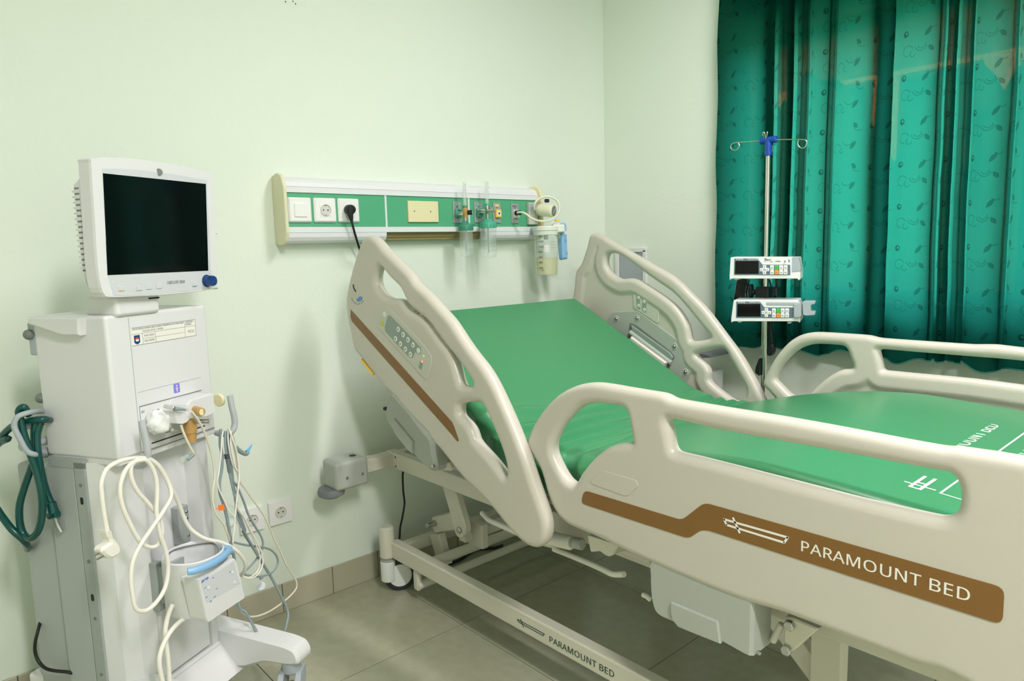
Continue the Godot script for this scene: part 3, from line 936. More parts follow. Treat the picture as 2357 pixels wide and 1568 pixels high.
func foot_rail_details(fr: Node3D) -> void:
	var face := Transform3D(XL, Vector3(NX, 0, 0))
	obj("stripe", plate(rounded(p2([1.2647, 0.7036, 1.5493, 0.706, 1.6055, 0.7601, 2.1371, 0.7612, 2.1375, 0.7009, 1.614, 0.7022, 1.5972, 0.6973, 1.5672, 0.6701, 1.2539, 0.6675]), 0.014), face, 0.0014), M.stripe, fr, "brown stripe")
	var lf := Transform3D(XL, Vector3(NX - 0.0014, 0, 0))
	var e := p2([1.6514, 0.733, 1.7881, 0.7255, 1.6582, 0.7108, 1.6578, 0.7394, 1.8127, 0.7193, 2.089, 0.7211, 1.8121, 0.7397, 2.0892, 0.7365])
	var ax := (e[5] - e[4]).normalized()
	var ay := Vector2(-ax.y, ax.x)
	var len := e[4].distance_to(e[5])
	var hi := e[4].distance_to(e[6])
	strokes("emblem", fr, M.print_white, lf, [[1.6523, 0.737, 1.7891, 0.7388], [1.6584, 0.7267, 1.7824, 0.7263], [1.6523, 0.737, 1.6584, 0.7267], [1.7891, 0.7388, 1.7824, 0.7263], [1.673, 0.7455, 1.688, 0.7186]], 0.0042)
	var b := Basis(Vector3(0, ax.y, ax.x), Vector3(0, ay.y, ay.x), Vector3(-1, 0, 0))
	var w := words("PARAMOUNT BED", hi, M.print_white, Transform3D(b, Vector3(NX - 0.0016, e[4].y, e[4].x)), fr)
	fit(w, len)
	# the outlined cover plate above the stripe
	obj("cover_plate", plate(rounded(p2([1.3285, 0.7675, 1.4271, 0.7669, 1.432, 0.7538, 1.3991, 0.7208, 1.29, 0.7262, 1.288, 0.7345]), 0.012), face, 0.0016, 0.0008), M.ivory, fr)
	# grey latch housing that hangs below
	obj("latch_cover", plate(smooth2(p2([1.4634, 0.5889, 1.5281, 0.5898, 1.6475, 0.5906, 1.7001, 0.5904, 1.7108, 0.5871, 1.7138, 0.5749, 1.7137, 0.5214, 1.713, 0.4629, 1.71, 0.4565, 1.6828, 0.4585, 1.6492, 0.4619, 1.5978, 0.4611, 1.5438, 0.458, 1.5079, 0.4573, 1.4868, 0.4583, 1.4721, 0.4665, 1.464, 0.4879, 1.46, 0.5166, 1.459, 0.5487]), 2), Transform3D(XL, Vector3(-1.47, 0, 0)), 0.08, 0.012), M.latch_grey, fr, "grey latch housing")
	var lx := Transform3D(XL, Vector3(-1.549, 0, 0))
	obj("latch_handle", plate(p2([1.5224, 0.5077, 1.6388, 0.5079, 1.643, 0.4824, 1.6467, 0.4613, 1.5904, 0.4586, 1.541, 0.4569, 1.5269, 0.4667, 1.521, 0.4895]), lx, 0.008, 0.0015), M.latch_grey, fr)
	obj("latch_screw", rod(Vector3(-1.531, 0.4647, 1.7223), Vector3(-1.536, 0.4647, 1.7223), 0.005, 12, 0.001), M.steel, fr)
	obj("latch_peg", cord([-1.5, 0.4611, 1.4007, -1.5, 0.4611, 1.4108, -1.5, 0.4573, 1.4235], 0.0065, 4, 8), M.paint_white, fr)
	obj("hinge_bracket", plate(p2([1.7586, 0.5435, 1.7766, 0.5475, 1.8273, 0.5456, 1.7803, 0.4812, 1.7646, 0.463, 1.7564, 0.4625]), Transform3D(XL, Vector3(-1.46, 0, 0)), 0.04, 0.003), M.paint, fr)
	for q in [[1.771, 0.533], [1.7663, 0.4773]]:
		obj("bolt", rod(Vector3(-1.50, q[1], q[0]), Vector3(-1.512, q[1], q[0]), 0.011, 6, 0.002), M.steel, fr)
	for q in [[1.6978, 0.4657], [1.7298, 0.4812]]:
		obj("hinge_pin", rod(Vector3(-1.47, q[1] - 0.02, q[0] - 0.012), Vector3(-1.47, q[1] + 0.028, q[0] + 0.008), 0.0075, 12, 0.002), M.paint_white, fr)

func fit(o: MeshInstance3D, len: float) -> void:
	var ab: AABB = o.mesh.get_aabb()
	o.transform.basis = o.transform.basis * Basis.from_scale(Vector3(len / maxf(ab.size.x * o.transform.basis.x.length(), 0.001), 1, 1))

func far_rail_details(hr: Node3D) -> void:
	# on the inner side of the far head rail, facing the mattress
	var fx := -0.47 + 0.008 - 0.001
	var face := Transform3D(XL, Vector3(fx, 0, 0))
	obj("hinge_plate", plate(rounded(p2([0.4508, 1.0168, 0.5752, 1.0257, 0.7741, 0.9183, 0.7878, 0.8946, 0.8337, 0.8018, 0.8289, 0.7897, 0.8023, 0.7298, 0.715, 0.7183, 0.5893, 0.7829, 0.4651, 0.8415, 0.387, 0.9439, 0.4276, 1.0078]), 0.008), face, 0.003, 0.0015), M.latch_grey, hr, "pale grey riveted hinge plate")
	var pf := Transform3D(XL, Vector3(fx - 0.003, 0, 0))
	for q in [[0.4608, 0.9883], [0.5719, 0.9974], [0.7579, 0.8957], [0.8098, 0.7985], [0.7809, 0.7493], [0.4326, 0.9365]]:
		obj("rivet_washer", rod(Vector3(fx - 0.0025, q[1], q[0]), Vector3(fx - 0.0045, q[1], q[0]), 0.0125, 18, 0.001), M.panel_grey, hr)
		var d := MB.new()
		d.ball(Vector3(fx - 0.005, q[1], q[0]), 0.0085, Vector3(0.5, 1, 1), 14)
		obj("rivet", d, M.steel, hr)
	obj("slot_panel", plate(p2([0.5325, 0.9749, 0.557, 0.9701, 0.5708, 0.9651, 0.7409, 0.8725, 0.7588, 0.8524, 0.7549, 0.8453, 0.7331, 0.806, 0.717, 0.7907, 0.6926, 0.7845, 0.5133, 0.896, 0.5269, 0.9394]), pf, 0.001), M.plate_grey, hr)
	obj("slot_flap", plate(p2([0.5441, 0.966, 0.7384, 0.8675, 0.7523, 0.8503, 0.7456, 0.8379, 0.5462, 0.9392]), Transform3D(XL, Vector3(fx - 0.004, 0, 0)), 0.006, 0.002), M.pad_teal, hr)
	obj("slot_rod", rod(Vector3(-0.47, 0.9371, 0.5362), Vector3(-0.47, 0.8265, 0.7446), 0.011, 14, 0.002), M.latch_grey, hr)
	obj("slot_block", plate(p2([0.5561, 0.9208, 0.7335, 0.8289, 0.7073, 0.7957, 0.5383, 0.8897, 0.5428, 0.9023]), Transform3D(XL, Vector3(-0.469, 0, 0)), 0.022, 0.004), M.paint_white, hr)
	for q in [[0.5358, 0.8988], [0.728, 0.796]]:
		obj("block_screw", rod(Vector3(-0.477, q[1], q[0]), Vector3(-0.497, q[1], q[0]), 0.008, 10, 0.002), M.chrome, hr)
	obj("control_panel", plate(rounded(p2([0.5553, 1.1077, 0.567, 1.1073, 0.6731, 1.0489, 0.68, 1.0391, 0.6788, 0.9852, 0.6698, 0.9813, 0.5558, 1.0369, 0.5489, 1.047, 0.5492, 1.0971]), 0.006), face, 0.0025, 0.001), M.panel_grey, hr)
	var kf := Transform3D(XL, Vector3(fx - 0.0025, 0, 0))
	obj("keypad", plate(rounded(p2([0.5672, 1.0927, 0.5864, 1.0865, 0.5862, 1.0316, 0.5669, 1.0428]), 0.006), kf, 0.0006), M.pad_teal, hr)
	obj("keypad", plate(rounded(p2([0.597, 1.0766, 0.6182, 1.0689, 0.618, 1.0211, 0.5969, 1.0287]), 0.006), kf, 0.0006), M.pad_teal, hr)
	for q in [[0.5778, 1.0822], [0.5781, 1.0492], [0.6075, 1.0668], [0.6087, 1.0331]]:
		obj("button", rod(Vector3(fx - 0.0028, q[1], q[0]), Vector3(fx - 0.005, q[1], q[0]), 0.0075, 16, 0.0008), M.button_white, hr)
		obj("arrow", box(Vector3(fx - 0.0052, q[1], q[0]), Vector3(0.0006, 0.007, 0.0018), 0.0002, 1), M.print_green, hr)

func base_frame(t: Node3D) -> void:
	# the long side bars near the floor, cross tubes, casters and brake links
	for s in [0, 1]:
		var x0 := -1.45 if s == 0 else 2 * MX + 1.45 - 0.04
		var bar := obj("side_bar", bx(x0, x0 + 0.04, 0.140, 0.205, 0.16, 2.12, 0.006), M.paint, t)
		if s == 0:
			var e := p2([0.8851, 0.1723, 1.0008, 0.1774, 1.0202, 0.1584, 1.2629, 0.1644, 1.0207, 0.1762, 1.263, 0.1806])
			var lf := Transform3D(XL, Vector3(-1.4502, 0, 0))
			strokes("emblem", bar, M.print_green, lf, [[0.8836, 0.1746, 1.0017, 0.1749], [0.8919, 0.1684, 0.9964, 0.1675], [0.8836, 0.1746, 0.8919, 0.1684], [1.0017, 0.1749, 0.9964, 0.1675], [0.8986, 0.181, 0.912, 0.159]], 0.0022)
			var w := words("PARAMOUNT BED", 0.0185, M.print_green, Transform3D(XL, Vector3(-1.4505, e[2].y, e[2].x)), bar)
			fit(w, e[3].x - e[2].x)
	for z in [0.19, 2.06]:
		obj("cross_bar", bx(-1.412, -0.588, 0.155, 0.195, z - 0.02, z + 0.02, 0.005), M.paint, t)
		for s in [0, 1]:
			caster(t, Vector3(-1.452 if s == 0 else 2 * MX + 1.452, 0, 0.145 if z < 1 else 2.13), -0.45 if s == 0 else 2.2)
	obj("brake_tube", rod(Vector3(-1.44, 0.080, 0.325), Vector3(-0.56, 0.080, 0.325), 0.016, 16, 0.002), M.paint, t)
	obj("brake_tube", rod(Vector3(-1.40, 0.168, 0.36), Vector3(-0.60, 0.168, 0.36), 0.019, 16, 0.002), M.paint, t)
	obj("tube_hole", rod(Vector3(-1.401, 0.168, 0.36), Vector3(-1.4005, 0.168, 0.36), 0.013, 16), M.dark_slot, t)
	for x in [-1.432, -0.568]:
		obj("brake_link", box(Vector3(x, 0.098, 0.315), Vector3(0.022, 0.08, 0.034), 0.01, 3), M.paint, t)
	# lifting links at the head end
	obj("lift_arm", plate(rounded(p2([0.3554, 0.4429, 0.4362, 0.4408, 0.4888, 0.3235, 0.4872, 0.2963, 0.4641, 0.2722, 0.4401, 0.2672, 0.424, 0.2832, 0.3925, 0.3619]), 0.012), Transform3D(XL, Vector3(-1.31, 0, 0)), 0.025, 0.003), M.paint, t)
	obj("lift_link", plate(p2([0.2381, 0.2807, 0.3821, 0.3388, 0.4266, 0.2864, 0.2509, 0.2204, 0.2266, 0.2544]), Transform3D(XL, Vector3(-1.25, 0, 0)), 0.055, 0.004), M.paint, t)
	obj("lift_strut", plate(p2([0.2069, 0.202, 0.2701, 0.2206, 0.3137, 0.1102, 0.2605, 0.0809]), Transform3D(XL, Vector3(-1.27, 0, 0)), 0.03, 0.003), M.paint, t)
	for q in [[0.2582, 0.2637], [0.4555, 0.302]]:
		obj("bolt", rod(Vector3(-1.30, q[1], q[0]), Vector3(-1.345, q[1], q[0]), 0.012, 6, 0.002), M.steel, t)
	obj("lift_block", bx(-1.27, -1.24, 0.22, 0.31, 0.40, 0.50, 0.004), M.paint, t)
	obj("lift_cross_tube", bx(-1.30, -0.70, 0.235, 0.27, 0.40, 0.44, 0.004), M.paint, t)
	for x in [-1.28, -0.80]:
		obj("lift_strut", bx(x - 0.02, x + 0.02, 0.17, 0.46, 1.72, 1.79, 0.004, 1), M.paint, t)
		obj("lift_strut", plate(p2([1.5, 0.47, 1.58, 0.47, 1.86, 0.21, 1.78, 0.21]), Transform3D(XL, Vector3(x + 0.035, 0, 0)), 0.03, 0.003), M.paint, t)
	# foot pedals: bent rods
	obj("pedal_rod", cord([-1.4, 0.4395, 0.6667, -1.41, 0.4398, 0.6936, -1.42, 0.4381, 0.7255, -1.43, 0.4432, 0.7798, -1.43, 0.442, 0.8409, -1.42, 0.434, 0.8788], 0.0085, 4, 8), M.paint_white, t)
	obj("pedal_rod", cord([-1.42, 0.4315, 1.0185, -1.46, 0.4584, 1.143, -1.48, 0.4704, 1.242, -1.49, 0.4747, 1.2821, -1.495, 0.4783, 1.3061, -1.5, 0.4933, 1.3434], 0.0075, 4, 8), M.paint_white, t)

func caster(t: Node3D, at: Vector3, turn: float) -> void:
	var c := obj("caster", rod(at + Vector3(0, 0.135, 0), at + Vector3(0, 0.262, 0), 0.029, 20, 0.008), M.paint, t)
	obj("collar", rod(at + Vector3(0, 0.126, 0), at + Vector3(0, 0.134, 0), 0.0275, 20), M.latch_grey, c)
	var ax := Vector3(sin(turn), 0, cos(turn))
	var fw := Vector3(ax.z, 0, -ax.x)
	var hub := at + fw * 0.043 + Vector3(0, 0.0625, 0)
	var hood := MB.new()
	hood.cyl(at + Vector3(0, 0.045, 0), at + Vector3(0, 0.126, 0), 0.029, 20, 0.004)
	obj("fork", hood, M.bin_white, c)
	var ty := MB.new()
	ty.lathe(p2([0.044, -0.014, 0.058, -0.014, 0.0625, -0.008, 0.0625, 0.008, 0.058, 0.014, 0.044, 0.014, 0.044, -0.014]), MB.along(hub, hub + ax), 32)
	obj("tyre", ty, M.rubber, c)
	obj("wheel_disc", rod(hub - ax * 0.017, hub + ax * 0.017, 0.046, 28, 0.004), M.bin_white, c)

func upper_frame(t: Node3D) -> void:
	for s in [0, 1]:
		var x0 := -1.405 if s == 0 else 2 * MX + 1.405 - 0.04
		obj("frame_beam", bx(x0, x0 + 0.04, 0.478, 0.538, 0.09, 2.1, 0.005), M.paint, t)
		var k := -1.0 if s == 0 else 1.0
		var cx := MX + k * 0.39
		obj("bumper_arm", bx(cx, MX + k * 0.54, 0.484, 0.534, 0.09, 0.14, 0.004), M.paint, t)
		var bm := obj("corner_bumper", bx(MX + k * 0.525, MX + k * 0.658, 0.452, 0.556, 0.062, 0.168, 0.014, 4), M.latch_grey, t)
		obj("socket_hole", rod(Vector3(MX + k * 0.56, 0.5555, 0.115), Vector3(MX + k * 0.56, 0.5568, 0.115), 0.013, 20), M.dark_slot, bm)
		for q in [0.553, 0.615]:
			obj("screw", rod(Vector3(MX + k * q, 0.497, 0.167), Vector3(MX + k * q, 0.497, 0.171), 0.006, 10, 0.001), M.steel, bm)
		var ro := MB.new()
		ro.lathe(p2([0, 0, 0.03, 0.0, 0.047, 0.01, 0.049, 0.022, 0.045, 0.034, 0, 0.036]), Transform3D(Basis(), Vector3(MX + k * 0.652, 0.422, 0.112)), 28)
		obj("bumper_roller", ro, M.grey_rubber, bm)
	obj("frame_end", bx(-1.366, -0.634, 0.484, 0.53, 0.09, 0.13, 0.004), M.paint, t)
	for k in 4:
		obj("frame_hole", rod(Vector3(-1.405, 0.525 - 0.036 * (k % 2), 0.11 + 0.05 * (k / 2)), Vector3(-1.4057, 0.525 - 0.036 * (k % 2), 0.11 + 0.05 * (k / 2)), 0.004, 10), M.dark_slot, t)
	# the lying boards under the mattress
	obj("seat_board", bx(-1.445, -0.555, 0.588, 0.612, 0.98, 1.30, 0.006), M.plate_grey, t)
	obj("back_board", plate(p2([0.28, 0.94, 0.29, 0.967, 0.955, 0.632, 0.955, 0.606, 0.925, 0.606]), Transform3D(XL, Vector3(-0.555, 0, 0)), 0.89), M.plate_grey, t)
	obj("leg_board", plate(p2([1.31, 0.615, 1.66, 0.72, 2.12, 0.66, 2.12, 0.635, 1.66, 0.692, 1.31, 0.59]), Transform3D(XL, Vector3(-0.555, 0, 0)), 0.89), M.plate_grey, t)
	for z in [0.95, 1.45, 1.95]:
		obj("board_support", bx(-1.36, -0.70, 0.54, 0.588, z - 0.02, z + 0.02, 0.003), M.paint, t)
	# grey latch housing below the near head rail
	var lc := obj("latch_cover", plate(smooth2(p2([0.3583, 0.8262, 0.3246, 0.7809, 0.3128, 0.7418, 0.3283, 0.7032, 0.3967, 0.6636, 0.4701, 0.6269, 0.5237, 0.6058, 0.5621, 0.5929, 0.5937, 0.5957, 0.6054, 0.615, 0.5945, 0.6558, 0.5839, 0.7022, 0.5389, 0.7289, 0.4695, 0.7738, 0.4212, 0.7987]), 2), Transform3D(XL, Vector3(-1.45, 0, 0)), 0.085, 0.012), M.latch_grey, t, "grey latch housing")
	var lx := Transform3D(XL, Vector3(-1.534, 0, 0))
	obj("latch_handle", plate(p2([0.3824, 0.7351, 0.4883, 0.6772, 0.4837, 0.6348, 0.4568, 0.6423, 0.3955, 0.6758, 0.3734, 0.6939]), lx, 0.008, 0.0015), M.latch_grey, lc)
	obj("latch_screw", rod(Vector3(-1.534, 0.6156, 0.5963), Vector3(-1.541, 0.6156, 0.5963), 0.006, 10, 0.001), M.steel, lc)
	obj("latch_knob", rod(Vector3(-1.49, 0.7401, 0.2396), Vector3(-1.49, 0.7432, 0.2596), 0.007, 10, 0.002), M.dark_slot, lc)
	obj("rail_hinge", plate(p2([0.5524, 0.6171, 0.6148, 0.6198, 0.6274, 0.605, 0.6222, 0.5934, 0.5546, 0.5804]), Transform3D(XL, Vector3(-1.46, 0, 0)), 0.03, 0.004), M.paint, t)
	# the motor between the rails
	obj("motor_housing", rod(Vector3(-1.46, 0.4796, 1.0141), Vector3(-1.46, 0.4967, 1.1289), 0.020, 22, 0.005), M.paint_white, t)
	obj("motor_cap", rod(Vector3(-1.46, 0.5004, 1.1377), Vector3(-1.46, 0.5046, 1.1683), 0.016, 18, 0.003), M.latch_grey, t)
	obj("frame_side", plate(p2([0.9189, 0.4452, 0.9871, 0.4473, 1.0413, 0.444, 1.0305, 0.4386, 0.9642, 0.4301]), Transform3D(XL, Vector3(-1.40, 0, 0)), 0.03, 0.002), M.paint, t)
	obj("rail_mount", plate(rounded(p2([1.2314, 0.5652, 1.3386, 0.5707, 1.3237, 0.5515, 1.3182, 0.5386, 1.3041, 0.5285, 1.2889, 0.5292, 1.2747, 0.5343, 1.242, 0.5213]), 0.006), Transform3D(XL, Vector3(-1.45, 0, 0)), 0.06, 0.004), M.paint, t)
	obj("frame_side", plate(p2([1.2835, 0.5381, 1.3946, 0.5401, 1.3966, 0.5212, 1.2833, 0.5211]), Transform3D(XL, Vector3(-1.43, 0, 0)), 0.035, 0.003), M.paint, t)

# ------------------------------------------------------------------ the mattress
func mattress() -> void:
	var prof := curve_prof()
	var n := prof.size()
	var b := MB.new()
	var hw := 0.488
	var th := 0.11
	var r := 0.03
	var sec := PackedVector2Array()          # across the bed and down, once round
	for i in 61:
		sec.append(Vector2(lerpf(-hw + r, hw - r, i / 60.0), 0))
	for k in range(1, 7):
		var a := PI / 2 * k / 6
		sec.append(Vector2(hw - r + sin(a) * r, -r + cos(a) * r))
	for k in 7:
		var a := PI / 2 * k / 6
		sec.append(Vector2(hw - r * 0.6 + cos(a) * r * 0.6, -th + r * 0.6 - sin(a) * r * 0.6))
	for i in range(1, 12):
		sec.append(Vector2(lerpf(hw - r * 0.6, -hw + r * 0.6, i / 12.0), -th))
	for k in 7:
		var a := PI / 2 * k / 6
		sec.append(Vector2(-hw + r * 0.6 - sin(a) * r * 0.6, -th + r * 0.6 - cos(a) * r * 0.6))
	for k in range(0, 6):
		var a := PI / 2 * k / 6
		sec.append(Vector2(-hw + r - cos(a) * r, -r + sin(a) * r))
	var m := sec.size()
	var p := PackedVector3Array()
	for i in n:
		var d := (prof[mini(i + 1, n - 1)] - prof[maxi(i - 1, 0)]).normalized()
		var up := Vector2(-d.y, d.x)
		for q in sec:
			var z := prof[i].x + up.x * q.y
			var y := prof[i].y + up.y * q.y
			var near := smoothstep(0.15, -0.45, q.x)
			var side := smoothstep(0.0, -0.03, q.y)
			var w := 0.0
			if q.y > -th * 0.8:
				# folds where the back section bends away from the seat
				for fo in [[0.80, 0.007, 0.020, 0.35], [0.865, 0.008, 0.016, 0.15], [0.925, 0.009, 0.015, -0.05], [0.985, 0.010, 0.014, -0.12], [1.045, 0.009, 0.015, -0.22], [1.11, 0.007, 0.018, -0.35], [1.18, 0.005, 0.02, -0.45]]:
					var zc: float = fo[0] + fo[3] * (q.x + 0.45) * 0.35 + 0.012 * sin(q.x * 9.0 + fo[0] * 20.0)
					var g := (prof[i].x - zc) / float(fo[2])
					w += 2.3 * float(fo[1]) * exp(-g * g) * (0.2 + 0.8 * near)
				var far := smoothstep(0.2, 0.45, q.x)
				for fo in [[0.955, 0.006, 0.016], [1.01, 0.006, 0.014], [1.06, 0.005, 0.012], [1.10, 0.004, 0.012]]:
					var g: float = (prof[i].x - fo[0] - 0.02 * (q.x - 0.4)) / fo[2]
					w += 1.6 * float(fo[1]) * exp(-g * g) * far
			p.append(Vector3(MX + q.x - side * w * signf(-q.x) * 1.0, y + up.y * w * (1.0 - side * 0.7), z + up.x * w))
	b.grid(p, m, n, true)
	# close both ends
	for e in 2:
		var at := b.v.size()
		var row := 0 if e == 0 else n - 1
		var c := Vector3.ZERO
		for k in m:
			c += p[row * m + k] / m
		var nn := Vector3(0, 0, -1 if e == 0 else 1)
		b.put(c, nn)
		for k in m:
			b.put(p[row * m + k], nn)
		for k in m:
			if e == 0:
				b.face(at, at + 1 + k, at + 1 + (k + 1) % m)
			else:
				b.face(at, at + 1 + (k + 1) % m, at + 1 + k)
	var o := obj("mattress", b, M.vinyl)
	tag(o, "green vinyl mattress with white printing, bent up under the raised backrest", "mattress")
	# printing across the foot end
	var s := (prof[n - 6] - prof[n - 14]).normalized()
	var flat := Basis(Vector3(1, 0, 0), Vector3(0, -s.y, -s.x), Vector3(0, s.x, -s.y))
	var yy := func(z: float) -> float:
		for i in n - 1:
			if prof[i + 1].x >= z:
				return lerpf(prof[i].y, prof[i + 1].y, (z - prof[i].x) / (prof[i + 1].x - prof[i].x)) + 0.0006
		return prof[n - 1].y
	var w := words("PARAMOUNT BED", 0.034, M.print_white, Transform3D(flat, Vector3(-1.175, yy.call(1.93), 1.93)), o)
	fit(w, 0.42)
	words("EVERLITE SERIES", 0.040, M.print_white, Transform3D(flat, Vector3(-1.235, yy.call(2.03), 2.03)), o)
	# the sword mark and the frame of the care label
	for q in [[-1.372, -1.330, 1.932, 1.938], [-1.372, -1.330, 1.950, 1.956], [-1.372, -1.366, 1.932, 1.956], [-1.336, -1.330, 1.932, 1.956], [-1.330, -1.285, 1.932, 1.938], [-1.330, -1.285, 1.950, 1.956]]:
		print_bar(o, q[0], q[1], q[2], q[3], yy)
	print_bar(o, -1.352, -1.347, 1.918, 1.974, yy)
	for q in [[-1.36, -0.72, 1.982, 1.986], [-1.36, -1.356, 1.986, 2.10], [-0.724, -0.72, 1.986, 2.10]]:
		print_bar(o, q[0], q[1], q[2], q[3], yy)

func print_bar(o: Node3D, x0: float, x1: float, z0: float, z1: float, yy: Callable) -> void:
	var ya: float = yy.call(z0)
	var yb: float = yy.call(z1)
	var g := MB.new()
	g.quad(Vector3(x0, ya, z0), Vector3(x0, yb, z1), Vector3(x1, yb, z1), Vector3(x1, ya, z0))
	obj("printed_mark", g, M.print_white, o)

func curve_prof() -> PackedVector2Array:
	var a := p2([0.282, 1.073, 0.42, 1.003, 0.563, 0.929, 0.68, 0.867, 0.788, 0.810, 0.865, 0.767, 0.925, 0.738, 1.009, 0.723, 1.096, 0.732, 1.163, 0.745, 1.304, 0.785, 1.486, 0.823, 1.661, 0.840, 1.807, 0.835, 1.95, 0.826, 2.12, 0.81])
	var o := PackedVector2Array()
	for i in a.size() - 1:
		var pre := a[i - 1] if i > 0 else a[0] * 2 - a[1]
		var post := a[i + 2] if i < a.size() - 2 else a[i + 1] * 2 - a[i]
		var k := 18 if a[i].x > 0.69 and a[i].x < 1.25 else 4
		for q in k:
			o.append(a[i].cubic_interpolate(a[i + 1], pre, post, float(q) / k))
	o.append(a[a.size() - 1])
	# a rounded head end
	return o

# ------------------------------------------------------------------ the ventilator
func ventilator() -> void:
	var t := thing("ventilator", "white hospital ventilator cart with black screen on top and grey side panel", "ventilator", Vector3(-2.4024, 0, 0.5876), deg_to_rad(29.19))
	var WF := Transform3D(Basis(), Vector3(0, 0, 0))
	var UL := Basis(Vector3(0, 0, 1), Vector3(0, 1, 0), Vector3(-1, 0, 0))
	# upper case
	var cs := MB.new()
	cs.rbox(Vector3(0.1645, 0.994, -0.1475), Vector3(0.321, 0.348, 0.235), 0.009, 3)
	var case := obj("upper_case", cs, M.machine, t)
	obj("case_lip", bx(0.008, 0.326, 0.806, 0.824, -0.25, -0.034, 0.003), M.machine, case)
	obj("seam", bx(0.0682, 0.0696, 0.828, 1.158, -0.0305, -0.0296, 0.0002, 1), M.machine_strip, case)
	obj("seam", bx(0.076, 0.285, 0.9725, 0.9737, -0.0305, -0.0297, 0.0002, 1), M.machine_strip, case)
	obj("slot", bx(0.076, 0.283, 0.9365, 0.9388, -0.031, -0.0292, 0.0002, 1), M.print_grey, case)
	obj("slot", bx(0.0755, 0.0768, 0.88, 0.9378, -0.031, -0.0294, 0.0002, 1), M.print_grey, case)
	obj("slot", bx(0.102, 0.285, 0.8365, 0.8395, -0.031, -0.0292, 0.0002, 1), M.print_black, case)
	obj("slot", bx(0.075, 0.322, 0.8225, 0.8235, -0.032, -0.0298, 0.0002, 1), M.print_grey, case)
	obj("side_grip", plate(p2([-0.256, 1.150, -0.144, 1.123, -0.092, 1.124, -0.088, 1.166, -0.252, 1.166]), Transform3D(UL, Vector3(0.006, 0, 0)), 0.022, 0.004), M.machine, case)
	obj("back_plate", bx(0.005, 0.02, 1.07, 1.151, -0.285, -0.262, 0.004), M.pump_grey, case)
	for q in [[0.001, 1.122], [0.013, 0.962]]:
		var kb := MB.new()
		kb.ball(Vector3(q[0], q[1], -0.275), 0.013)
		kb.cyl(Vector3(q[0], q[1], -0.275), Vector3(q[0] + 0.04, q[1], -0.27), 0.006, 10)
		obj("rear_knob", kb, M.print_grey, case)
	# the inventory sticker
	var stk := obj("inventory_sticker", bx(0.0735, 0.281, 1.0885, 1.1325, -0.0302, -0.0294, 0.0002, 1), M.print_white, t)
	for q in [[0.0735, 0.281, 1.1315, 1.1325], [0.0735, 0.281, 1.0885, 1.0893], [0.0735, 0.281, 1.1155, 1.1162], [0.105, 0.242, 1.1018, 1.1024], [0.105, 0.1056, 1.0885, 1.1158], [0.145, 0.1456, 1.0885, 1.1158], [0.242, 0.2426, 1.0885, 1.1325], [0.2802, 0.281, 1.0885, 1.1325]]:
		obj("ruled_line", bx(q[0], q[1], q[2], q[3], -0.0294, -0.0290, 0.0001, 1), M.print_grey, stk)
	for q in [[0.0765, 1.1255, "INVENTARISASI BARANG MILIK DAERAH PEMERINTAH KOTA MATARAM", 0.162, 0.0038], [0.105, 1.1182, "TAHUN 2019 / APBN", 0.065, 0.004], [0.110, 1.1065, "KODE LOKASI", 0.031, 0.0038], [0.110, 1.0935, "KODE BARANG", 0.031, 0.0038], [0.246, 1.1255, "RUANGAN /", 0.028, 0.0036], [0.246, 1.1190, "BIDANG", 0.020, 0.0036], [0.252, 1.0980, "PICU", 0.020, 0.0075]]:
		var w := words(q[2], q[4], M.print_grey, Transform3D(Basis(), Vector3(q[0], q[1], -0.0292)), stk, 1.0, "lettering", 0.0003)
		fit(w, q[3])
	obj("crest", plate(p2([0.0795, 1.113, 0.0795, 1.095, 0.088, 1.0905, 0.0965, 1.095, 0.0965, 1.113]), Transform3D(Basis(), Vector3(0, 0, -0.0294)), 0.0004), M.knob_blue, stk, "blue shield crest")
	obj("crest_dot", rod(Vector3(0.088, 1.1035, -0.0291), Vector3(0.088, 1.1035, -0.0288), 0.0055, 14), M.led_red_paint if M.has("led_red_paint") else mat("led_red_paint", c8(200, 60, 50), 0.5), stk)
	obj("crest_dot", plate(p2([0.0835, 1.1035, 0.0835, 1.099, 0.088, 1.0975, 0.0925, 1.099, 0.0925, 1.1035]), Transform3D(Basis(), Vector3(0, 0, -0.0289)), 0.0003), M.print_white, stk)
	var bs := obj("blue_sticker", plate(rrect(0.188, 0.208, 0.948, 0.972, 0.002), Transform3D(Basis(), Vector3(0, 0, -0.0300)), 0.0006), mat("sticker_blue", c8(120, 134, 220), 0.5), t)
	var sy := MB.new()
	sy.prism(ring2(Vector2(0.198, 0.9665), 0.0028, 10), Transform3D(Basis(), Vector3(0, 0, -0.0294)), 0.0004)
	sy.prism(p2([0.1945, 0.962, 0.2015, 0.962, 0.2015, 0.957, 0.200, 0.957, 0.200, 0.951, 0.196, 0.951, 0.196, 0.957, 0.1945, 0.957]), Transform3D(Basis(), Vector3(0, 0, -0.0294)), 0.0004)
	obj("pictogram", sy, mat("sticker_pink", c8(232, 196, 206), 0.5), bs)
	breathing_block(t)
	monitor(t)
	# the column below
	var YU := Basis(Vector3(1, 0, 0), Vector3(0, 0, -1), Vector3(0, 1, 0))
	var col := obj("column", plate(p2([0.0, 0.25, 0.0, 0.135, 0.012, 0.09, 0.04, 0.06, 0.085, 0.05, 0.095, 0.085, 0.255, 0.085, 0.268, 0.05, 0.31, 0.055, 0.333, 0.08, 0.336, 0.25]), Transform3D(YU, Vector3(0, 0.2, 0)), 0.61), M.machine, t)
	obj("lower_panel", bx(0.09, 0.262, 0.205, 0.43, -0.09, -0.053, 0.004), M.machine, col)
	obj("side_panel", bx(-0.0045, 0.004, 0.10, 0.8, -0.262, -0.172, 0.002), M.machine_side, t)
